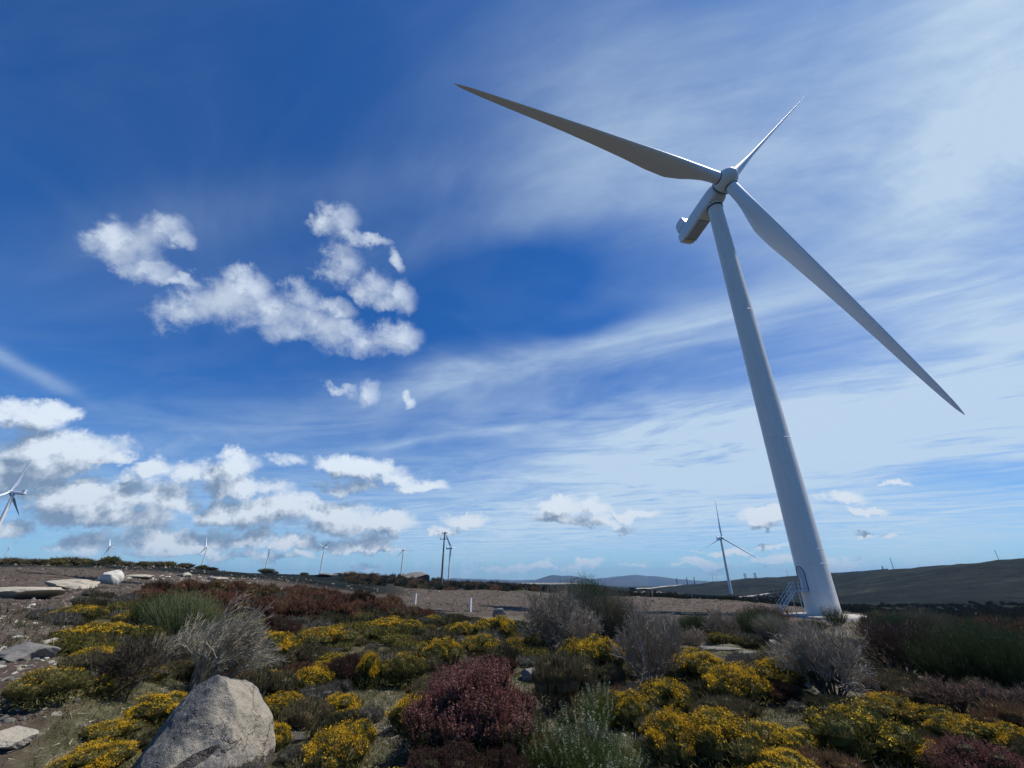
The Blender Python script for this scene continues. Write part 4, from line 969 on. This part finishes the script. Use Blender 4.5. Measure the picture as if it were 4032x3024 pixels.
def prock(vx,vb,wv,hv,mat,seed,label,name='rock',deep=.8,rough=.075,cat='rock',group=None,sub=4,sink=.25,rz=None):
    p,dist=hit(vx,vb); w_=wv*S*dist/F; h=hv*S*dist/F/.9
    HERO.append((p.x,p.y,w_*.35))
    return rock(name,p+Vector((0,0,h*(.5-sink))),(w_*1.45,w_*deep*1.3,h*(1+sink)*1.4),mat,seed,sub=sub+1,rough=rough,rz=(seed*1.3)%.7-.35 if rz is None else rz,label=label,cat=cat,group=group)
bp,bd=hit(432,1690); bw=305*S*bd/F
rock('boulder',bp+Vector((-.12,.08,.10)),(bw*1.10,bw*.98,1.46),M['boulder'],5,sub=7,rough=.05,rz=0,label='big pale granite boulder with lichen and a dark scar in the bottom left foreground',cat='boulder',
  pl=[((-.78,-.42,.50),.60),((.26,-.84,.46),.52),((.97,-.12,.24),.62),((.66,.05,.62),.74),((.25,.2,1),.90),((-.45,.3,.8),.78),((-1,0,.1),.88),((0,1,.1),.7),((-.32,-.72,.62),.60),((.78,-.42,.30),.68)])
HERO.append((bp.x,bp.y,bw*.5))
prock(228,1259,52,24,M['rock_white'],7,'bright white angular block of rock on the dirt at the left','boulder',.7,.09,'boulder')
prock(45,1292,110,26,M['rock_pale'],8,'long flat pale slab on the dirt at the left edge')
prock(142,1272,76,17,M['rock_pale'],9,'pale slab just below and left of the white block')
prock(190,1268,40,10,M['rock_pale'],10,'small pale slab leaning toward the white block')
prock(52,1420,120,32,M['rock_grey'],11,'grey tilted slab with dark shadow under it at the left edge')
prock(120,1410,60,24,M['rock_pale'],12,'pale slab right behind the grey tilted slab')
prock(195,1485,95,28,M['rock_grey'],13,'flat grey slab left of the dark twiggy bush')
prock(32,1604,76,22,M['rock_pale'],14,'flat pale stone low on the left edge')
prock(545,1326,46,10,M['rock_grey'],15,'flat grey stone in the red heath')
prock(1156,1466,72,22,M['rock_grey'],16,'flat grey slab in the grass behind the pink-red heather')
prock(1083,1338,36,17,M['rock_grey'],17,'rounded grey boulder on the dirt edge below the marker posts','boulder',.8,.04,'boulder')
prock(1683,1430,40,20,M['rock_dark'],18,'dark rock left of the blond dead bush')
prock(1672,1405,26,20,M['rock_pale'],19,'pale stone just behind the dark rock')
prock(1540,1402,90,4,M['rock_grey'],20,'wide flat bedrock slab right of the lone grey dead bush')
prock(1612,1412,44,4,M['rock_grey'],21,'thin flat slab between bedrock and dark rock')
prock(1500,1478,36,11,M['rock_dark'],22,'small dark stone beside the lone grey dead bush')
prock(1462,1448,50,4,M['rock_grey'],23,'flat grey slab behind the lone grey dead bush')
prock(905,1432,40,9,M['rock_grey'],24,'flat stone between gorse clumps above centre')
prock(640,1600,40,12,M['rock_dark'],25,'small dark stone right of the boulder')
prock(1700,1362,22,7,M['rock_pale'],26,'little pale stone near the tower foot')
prock(400,1246,40,8,M['rock_pale'],27,'pale ledge of rock on the rubble bank'); prock(300,1247,60,7,M['rock_pale'],28,'long pale ledge right of the white block'); prock(470,1254,44,8,M['rock_pale'],29,'pale ledge at the right end of the rubble bank')
for i,(vx,vb,wv,hv) in enumerate([(745,1243,60,9),(800,1243,46,8),(842,1244,36,7),(893,1249,46,12),(915,1252,34,10),(700,1246,40,6),(870,1247,22,8)]):
    prock(vx,vb,wv,hv,M['rock_grey'],40+i,['broad grey outcrop on the knoll skyline','grey outcrop right of the broad one','grey outcrop left of the knoll turbine','craggy grey outcrop right of the knoll turbine','lower craggy outcrop on the right end of the knoll','small outcrop at the left end of the knoll','small boulder at the foot of the knoll turbine'][i],'outcrop',.9,.14,'rock')
# loose stones on the left rubble and along the dirt
g=rs(99); sm=[]
for k in range(3):
    import bmesh
    o=rock('stone',(0,0,-50),(1,1,.7),[M['rock_pale'],M['rock_grey'],M['rock_white']][k],60+k,sub=2,rough=.08); sm.append(o.data); bpy.data.objects.remove(o)
def stone(p,s,k,lab,grp):
    o=bpy.data.objects.new('stone',sm[k]); C.objects.link(o); o.location=p; o.scale=(s,s*g.uniform(.6,1),s*g.uniform(.5,.9)); o.rotation_euler=(g.uniform(-.3,.3),g.uniform(-.3,.3),g.uniform(0,6)); tag(o,lab,'stone',grp)
for i in range(110):
    vx=g.uniform(-20,120)+g.uniform(0,70)*(g.uniform()<.4); vb=g.uniform(1300,1560); 
    if vb<1420 and vx>90: continue
    p,d=hit(vx,vb); stone(p,g.uniform(.05,.11)*g.uniform(.6,2.2)*(d/9)**.6*1.2,int(g.integers(0,3)),'loose pale stone among the rubble at the left edge','loose stones on the left rubble')
for i in range(80):
    vx=g.uniform(270,560); vb=1243+ (vx-270)*.035+g.uniform(-3,8); p,d=hit(vx,vb); stone(p,g.uniform(.35,.9),int(g.integers(0,3)),'pale block in the stony bank below the left skyline','blocks of the stony bank')
for i in range(45):
    vx=g.uniform(885,1110); vb=g.uniform(1312,1338); p,d=hit(vx,vb); stone(p,g.uniform(.12,.32),int(g.integers(0,2)),'small stone on the dirt near the marker posts','stones by the marker posts')
for i in range(45):
    vx=g.uniform(1180,1800); vb=g.uniform(1385,1640); p,d=hit(vx,vb); stone(p,g.uniform(.04,.12),int(g.integers(0,3)),'small stone lying in the grass of the foreground','stones in the grass')
for i in range(30):
    vx=g.uniform(760,890); vb=g.uniform(1500,1650); p,d=hit(vx,vb); stone(p,g.uniform(.03,.08),int(g.integers(0,2)),'small stone on the bare gravel gap','stones on the gravel gap')

# ---- filler shrubs, scattered in the world by zones
g=rs(7); pts=[]; cell={}
def free(x,y,sp):
    c=(int(x//1.5),int(y//1.5)); q=int(sp//1.5)+1
    for i in range(c[0]-q,c[0]+q+1):
        for j in range(c[1]-q,c[1]+q+1):
            for (a,b,s) in cell.get((i,j),()):
                if (a-x)**2+(b-y)**2<(.5*(s+sp))**2: return False
    return True
def sfun(r): return .36+.0165*r
EDGE=([-60,0,100,180,500,700,850,870,930,1106,1400,1700,1780,1860,2212],[1345,1335,1312,1276,1268,1284,1304,1318,1322,1342,1352,1366,1372,1385,1372])
ncand=42000
ca1=g.uniform(R(-58),R(58),ncand); cr=np.sqrt(g.uniform(4.6**2,46**2,ncand)); cr=np.where(g.uniform(size=ncand)<.45,g.uniform(4.6,24,ncand),cr)
cx,cyy=np.sin(ca1)*cr,np.cos(ca1)*cr; czz=H(cx,cyy); pvx,pvy,_=proj(np.c_[cx,cyy,czz]); n1=fbm(cx*.35,cyy*.35,4,55); n2=fbm(cx*.22,cyy*.22,3,66); dcz,_,_=zones(cx,cyy)
gr_near=[];he_near=[]
HER=np.array(HERO); items=[]
def clearing(vx,vy):
    for (a,b,rx,ry) in ((840,1580,66,120),(180,1560,130,62),(1330,1640,50,30),(1680,1570,110,36),(1470,1590,30,40),(1120,1480,80,26),(1545,1415,120,22),(60,1480,110,90),(1270,1600,60,20),(1890,1515,80,18),(1430,1660,260,20),(2040,1530,60,14),(935,1470,60,14),(330,1530,50,20)):
        if ((vx-a)/rx)**2+((vy-b)/ry)**2<1: return True
    return False
for i in range(ncand):
    x,y,r=cx[i],cyy[i],cr[i]; vx,vy=pvx[i],pvy[i]
    if vy<1240 or vx<-60 or vx>2275 or vy>1770: continue
    if dcz[i]>.35 and g.uniform()>.04: continue
    if clearing(vx,vy): continue
    if ((HER[:,0]-x)**2+(HER[:,1]-y)**2<(HER[:,2]+.14)**2).any(): continue
    dens_=.75+.5*(n1[i]-.5)*2
    if vx<115+max(0,(1330-vy))*1.2 and vy>1290: dens_*=.12
    if r<12: dens_*=.8
    if vx>1650 and vy<1520: dens_*=.8
    if g.uniform()>dens_: continue
    s=sfun(r)*g.uniform(.65,1.5)
    if vy-s*.42*F/(S*r*.95)<np.interp(vx,EDGE[0],EDGE[1]): continue
    if not free(x,y,s*(.80 if r>12 else .86)): continue
    cell.setdefault((int(x//1.5),int(y//1.5)),[]).append((x,y,s)); items.append((r,x,y,czz[i],s,vx,vy,n2[i]))
items.sort(); FARB={}; FILL=[]
print('filler',len(items))
cnt={'g':0,'h':0,'r':0}
def far_add(proto,x,y,z,sx,sz,rot):
    c_,s_=math.cos(rot),math.sin(rot)
    for n_,T,m_ in proto.raw:
        Q=T.reshape(-1,3)*[sx,sx,sz]; Q=np.c_[Q[:,0]*c_-Q[:,1]*s_+x,Q[:,0]*s_+Q[:,1]*c_+y,Q[:,2]+z]; FARB.setdefault((proto.name,n_,m_.name),[m_,[]])[1].append(Q.astype(np.float32))
for r,x,y,z,s,vx,vy,nn in items:
    red=(280<vx<930 and vy<1345 and vy<1345-(vx-600)*.0) 
    rot=g.uniform(0,6.28); u=g.uniform()
    if red and u<.66: kind='r'; pr=H_RED[int(g.integers(0,3))]; zf=.64; s=s*1.15
    elif (nn>.52 and u<.50) or u<.09:
        kind='g'; k=int(g.integers(0,4)) if vx>300 else int(g.integers(1,4))
        pr=(G_NEAR if r<10.5 else G_MID)[k]; zf=.46
    else:
        kind='h'; k=int(g.integers(0,4)) if r<10.5 else int(g.integers(0,3)); pr=(H_NEAR if r<10.5 else H_MID)[k]; zf=.42
    if vx>1500 and r>14: zf*=.85
    sx=s/pr.w; sz=s*zf*g.uniform(.8,1.2)/pr.h
    cnt[kind]+=1
    side='left of' if vx<1014 else 'right of'
    zone='in the foreground' if r<10.5 else 'in the middle heath'
    if kind=='g' and cnt['g']<=230: t_=pr.put((x,y,z-.03),sx,sz,rot,'','gorse','gorse cushions %s %s the pink-red heather'%(zone,side)); FILL.append((t_,'gorse',k,s,vx,vy,r))
    elif kind=='h' and cnt['h']<=230: t_=pr.put((x,y,z-.03),sx,sz,rot,'','shrub','heath shrubs %s %s the pink-red heather'%(zone,side)); FILL.append((t_,'heath shrub',k,s,vx,vy,r))
    elif kind=='r' and cnt['r']<=250: t_=pr.put((x,y,z-.03),sx,sz,rot,'','shrub','red-brown heath shrubs on the left rise'); FILL.append((t_,'red-brown heath shrub',0,s,vx,vy,r))
    else: far_add(pr,x,y,z-.05,sx,sz,rot)
print(cnt)
LO=[p_heath(201,260,4.2,.5,9),p_heath(202,260,4.2,.45,9),p_heath(203,220,4.6,.6,8)]
# scrub beyond the dirt: knoll, valley floor and hill
def scrub(nm,n,afrom,ato,r0,r1,s0,s1,mats,cond,label,power=1.0):
    a=g.uniform(R(afrom),R(ato),n); r=np.exp(g.uniform(math.log(r0),math.log(r1),n)); x=np.sin(a)*r; y=np.cos(a)*r; z=H(x,y); vx,vy,_=proj(np.c_[x,y,z]); d,_,_=zones(x,y)
    nz=fbm(x*.06,y*.06,3,91); out=[[] for _ in mats]
    for i in range(n):
        if d[i]>.4 or not cond(vx[i],vy[i],r[i],nz[i]): continue
        T,cr_=LO[int(g.integers(0,3))]; T=np.concatenate([T,cr_[::3]]) ; s=g.uniform(s0,s1)*(r[i]/r0)**.25; c_,s_=math.cos(i),math.sin(i); Q=T.reshape(-1,3)*[s,s,s*g.uniform(.6,1.1)]
        Q=np.c_[Q[:,0]*c_-Q[:,1]*s_+x[i],Q[:,0]*s_+Q[:,1]*c_+y[i],Q[:,2]+z[i]-.08*s]; k=min(len(mats)-1,int(g.uniform()**1.3*len(mats))); out[k].append(Q)
    for k,m_ in enumerate(mats):
        if out[k]: tag(obj(nm,tri_mesh(nm,np.concatenate(out[k]),m_)),label,'scrub',kind='stuff')
scrub('scrub',2600,-20,26,60,300,1.2,2.6,[M['far_scrub'],M['heath_olive'],M['heath_red'],M['gorse_dull']][:3],lambda vx,vy,r,n:vy<1290 and n>.38,'dense low scrub covering the knoll and ground beyond the dirt')
scrub('scrub',6500,14,58,110,640,.9,1.7,[M['far_scrub'],M['far_scrub']],lambda vx,vy,r,n:n>.36 and (r<260 or vx<1700),'dark scrub covering the valley and the long hill on the right')
scrub('scrub',700,36,58,30,110,.6,1.3,[M['heath_olive'],M['broom_green'],M['heath_red']],lambda vx,vy,r,n:n>.35,'low scrub on the slope right of the huge tower')
scrub('scrub',420,-62,-13,80,110,1.0,2.2,[M['heath_olive'],M['far_scrub'],M['heath_red']],lambda vx,vy,r,n:n>.45,'thin scrub along the left skyline')
# skyline bushes at far left, each its own
for i,(vx,wv,hv) in enumerate([(8,34,11),(42,30,9),(75,34,10),(108,26,12),(134,30,13),(170,30,11),(200,22,8),(226,30,15),(262,24,9),(298,18,9),(328,26,10),(356,24,11),(392,26,9),(430,22,8),(452,18,6),(572,26,9),(590,14,5),(655,16,5),(700,18,6),(770,30,9),(800,20,6)]):
    d=ray(vx,1224); h=math.hypot(d[0],d[1]); rs_=np.linspace(60,190,200); z=H(d[0]/h*rs_,d[1]/h*rs_); r_=rs_[int(np.argmax(z/rs_))]+1.5; p=at(vx,r_); dd=r_*.93
    pr=[H_MID[0],G_MID[3],H_RED[0],BG[1]][i%4 if i>12 else (i%2)*1]; w_=wv*S*dd/F; pr.put(p-Vector((0,0,.1)),w_/pr.w,hv*S*dd/F/pr.h,i*1.1,'%s dark bush from the left edge along the skyline'%['first','second','third','fourth','fifth','sixth','seventh','eighth','ninth','tenth','eleventh','twelfth','thirteenth','fourteenth','fifteenth','sixteenth','seventeenth','eighteenth','nineteenth','twentieth','twenty-first'][i],'bush','dark bushes along the left skyline','skyline_bush')
for (pn,n_,mn),(m_,L) in FARB.items():
    tag(obj('heath_cover',tri_mesh('heath_cover',np.concatenate(L),m_)),'low heath growth covering the middle distance before the dirt','heath',kind='stuff')
# each filler shrub is told apart by its bloom, its size and the nearest thing one can name
ANC=[(432,1600,'the granite boulder'),(1014,1560,'the big pink-red heather'),(1262,1600,'the white flowering heath'),(415,1420,'the pale dead broom'),(262,1460,'the dark twiggy bush'),(400,1330,'the tall green broom'),(745,1450,'the dark purple heather'),(828,1580,'the bare gravel gap'),(60,1400,'the grey tilted slab'),(228,1250,'the white rock block'),
 (1240,1350,'the central broom thicket'),(1405,1420,'the lone grey dead bush'),(1645,1360,'the round green broom'),(1800,1430,'the rounded blond dead bush'),(1783,1340,'the huge tower foot'),(1950,1400,'the dark reddish twiggy bush'),(2060,1430,'the dark green broom mass'),(2150,1650,'the corner pink heather'),(1455,1600,'the brightest gorse clump'),(1865,1590,'the large dark gorse'),
 (1592,1480,'the bright round gorse'),(1016,1310,'the nearer marker post'),(897,1298,'the farther marker post'),(1083,1326,'the rounded grey boulder'),(205,1640,'the corner gorse cushion'),(1156,1455,'the flat grey slab'),(545,1322,'the flat stone in the red heath'),(738,1520,'the isolated bright gorse'),(848,1358,'the yellow gorse strip'),(597,1370,'the purplish heather cushion'),(2075,1570,'the right edge gorse')]
SZ=lambda s_:'small' if s_<.62 else ('middling' if s_<.95 else 'broad')
BLOOM={'gorse':['well flowering','half flowering','thinly flowering','hardly flowering'],'heath shrub':['olive','low olive-brown','greyish','reddish'],'red-brown heath shrub':['rusty']}
seen={}
for t_,kn,k,s_,vx,vy,r in FILL:
    d_,ax,ay,an=min((math.hypot(vx-q[0],(vy-q[1])*1.6),q[0],q[1],q[2]) for q in ANC)
    rel=('left of' if vx<ax else 'right of') if abs(vx-ax)>abs(vy-ay)*1.5 else ('behind' if vy<ay else 'in front of')
    b_=BLOOM[kn][min(k,len(BLOOM[kn])-1)]
    seen.setdefault('%s %s %s {}%s %s'%(SZ(s_),b_,kn,rel,an),[]).append((abs(vx-ax)+abs(vy-ay),t_))
for lab,L in seen.items():
    L.sort(key=lambda q:q[0])
    for i,(d_,t_) in enumerate(L):
        o_='' if len(L)==1 else ['closest ','second closest ','third closest ','fourth closest ','fifth closest ','sixth closest '][i] if i<6 else 'farther out '
        t_['label']=(o_+lab.format('')).strip()
# broken rubble on the bare earth
n=26000; a=g.uniform(R(-60),R(37),n); r=np.exp(g.uniform(math.log(8),math.log(138),n)); x=np.sin(a)*r; y=np.cos(a)*r
k_=(zones(x,y)[0]>.5)&(fbm(x*.3,y*.3,4,321)>.46); x,y,r=x[k_],y[k_],r[k_]; z=H(x,y); sz=g.uniform(.4,1,len(x))**3*.16*(.5+r/60); T=[]
ico=np.array([(1,0,0),(0,1,0),(-1,0,0),(0,-1,0),(0,0,.8)]); fc=[(0,1,4),(1,2,4),(2,3,4),(3,0,4)]
V=ico[None]*g.uniform(.5,1.3,(len(x),5,1))*sz[:,None,None]; rot=g.uniform(0,6.28,len(x)); c_,s_=np.cos(rot)[:,None],np.sin(rot)[:,None]
V=np.stack([V[...,0]*c_-V[...,1]*s_+x[:,None],V[...,0]*s_+V[...,1]*c_+y[:,None],V[...,2]+z[:,None]-.02],-1); T=V[:,fc].reshape(-1,3,3)
hf=g.uniform(size=len(x))<.5; T=T.reshape(len(x),4,3,3)
tag(obj('rubble',tri_mesh('rubble',T[hf],M['rubble_light'])),'small broken stone rubble on the bare earth','rubble',kind='stuff')
tag(obj('rubble',tri_mesh('rubble',T[~hf],M['rubble_brown'])),'brown clods of earth and grit on the bare ground','rubble',kind='stuff')
n=9000; a=g.uniform(R(-60),R(37),n); r=np.exp(g.uniform(math.log(12),math.log(138),n)); x=np.sin(a)*r; y=np.cos(a)*r; k_=(zones(x,y)[0]>.3)&(fbm(x*.2,y*.2,4,77)>.5); x,y,r=x[k_],y[k_],r[k_]; P=np.repeat(np.c_[x,y,H(x,y)-.02],7,0); r=np.repeat(r,7)
P[:,:2]+=g.normal(size=(len(P),2))*.12; T=spikes(P,g.normal(size=P.shape)*.5+[.2,0,1],g.uniform(.08,.26,len(P)),.012+.0009*r,g)
tag(obj('grass',tri_mesh('grass',T,M['grass'])),'sparse dry grass tufts on the bare earth','grass',kind='stuff')
# ---- grass and dead litter between the shrubs
n=120000; a=g.uniform(R(-62),R(62),n); r=np.exp(g.uniform(math.log(1.8),math.log(30),n)); x=np.sin(a)*r; y=np.cos(a)*r
keep=(fbm(x*.6,y*.6,4,123)>.42)&(zones(x,y)[0]<.5); x=x[keep]; y=y[keep]; r=r[keep]; z=H(x,y); P=np.c_[x,y,z-.005]
k=5; P=np.repeat(P,k,0); r=np.repeat(r,k); P[:,:2]+=g.normal(size=(len(P),2))*.03; A=g.normal(size=P.shape)*.45+[.15,0,1]
T=spikes(P,A,g.uniform(.03,.085,len(P))*(.5+r*.05).clip(0,1.6),.0045*(.8+r*.09),g)
tag(obj('grass',tri_mesh('grass',T,M['grass'])),'short dry grass between the shrubs','grass',kind='stuff')
n=16000; a=g.uniform(R(-58),R(58),n); r=np.exp(g.uniform(math.log(4.2),math.log(34),n)); x=np.sin(a)*r; y=np.cos(a)*r; P=np.c_[x,y,H(x,y)+.01]
T=spikes(P,g.normal(size=P.shape)*[1,1,.25],g.uniform(.04,.14,n),.006*(1+r*.08),g)
tag(obj('twig_litter',tri_mesh('twig_litter',T,M['twig_grey'])),'dead twigs and litter lying between the shrubs','litter',kind='stuff')
#--HAZE
# ---------------------------------------------------------------- air between here and the far mountains
m=MB(); m.box((0,0,-35),(10600,10600,205)); me=m.mesh('haze',M['tower']); hm=bpy.data.materials.new('haze'); hm.use_nodes=True; n=NT(hm.node_tree); n.n.clear()
pv=n.new('ShaderNodeVolumePrincipled'); pv.inputs['Color'].default_value=(.36,.60,1,1); pv.inputs['Density'].default_value=7e-5; pv.inputs['Anisotropy'].default_value=.0
ho=n.new('ShaderNodeOutputMaterial'); n.l.new(pv.outputs[0],ho.inputs['Volume']); me.materials.clear(); me.materials.append(hm)
hz=obj('haze',me); tag(hz,'thin blue summer haze','haze',kind='stuff')
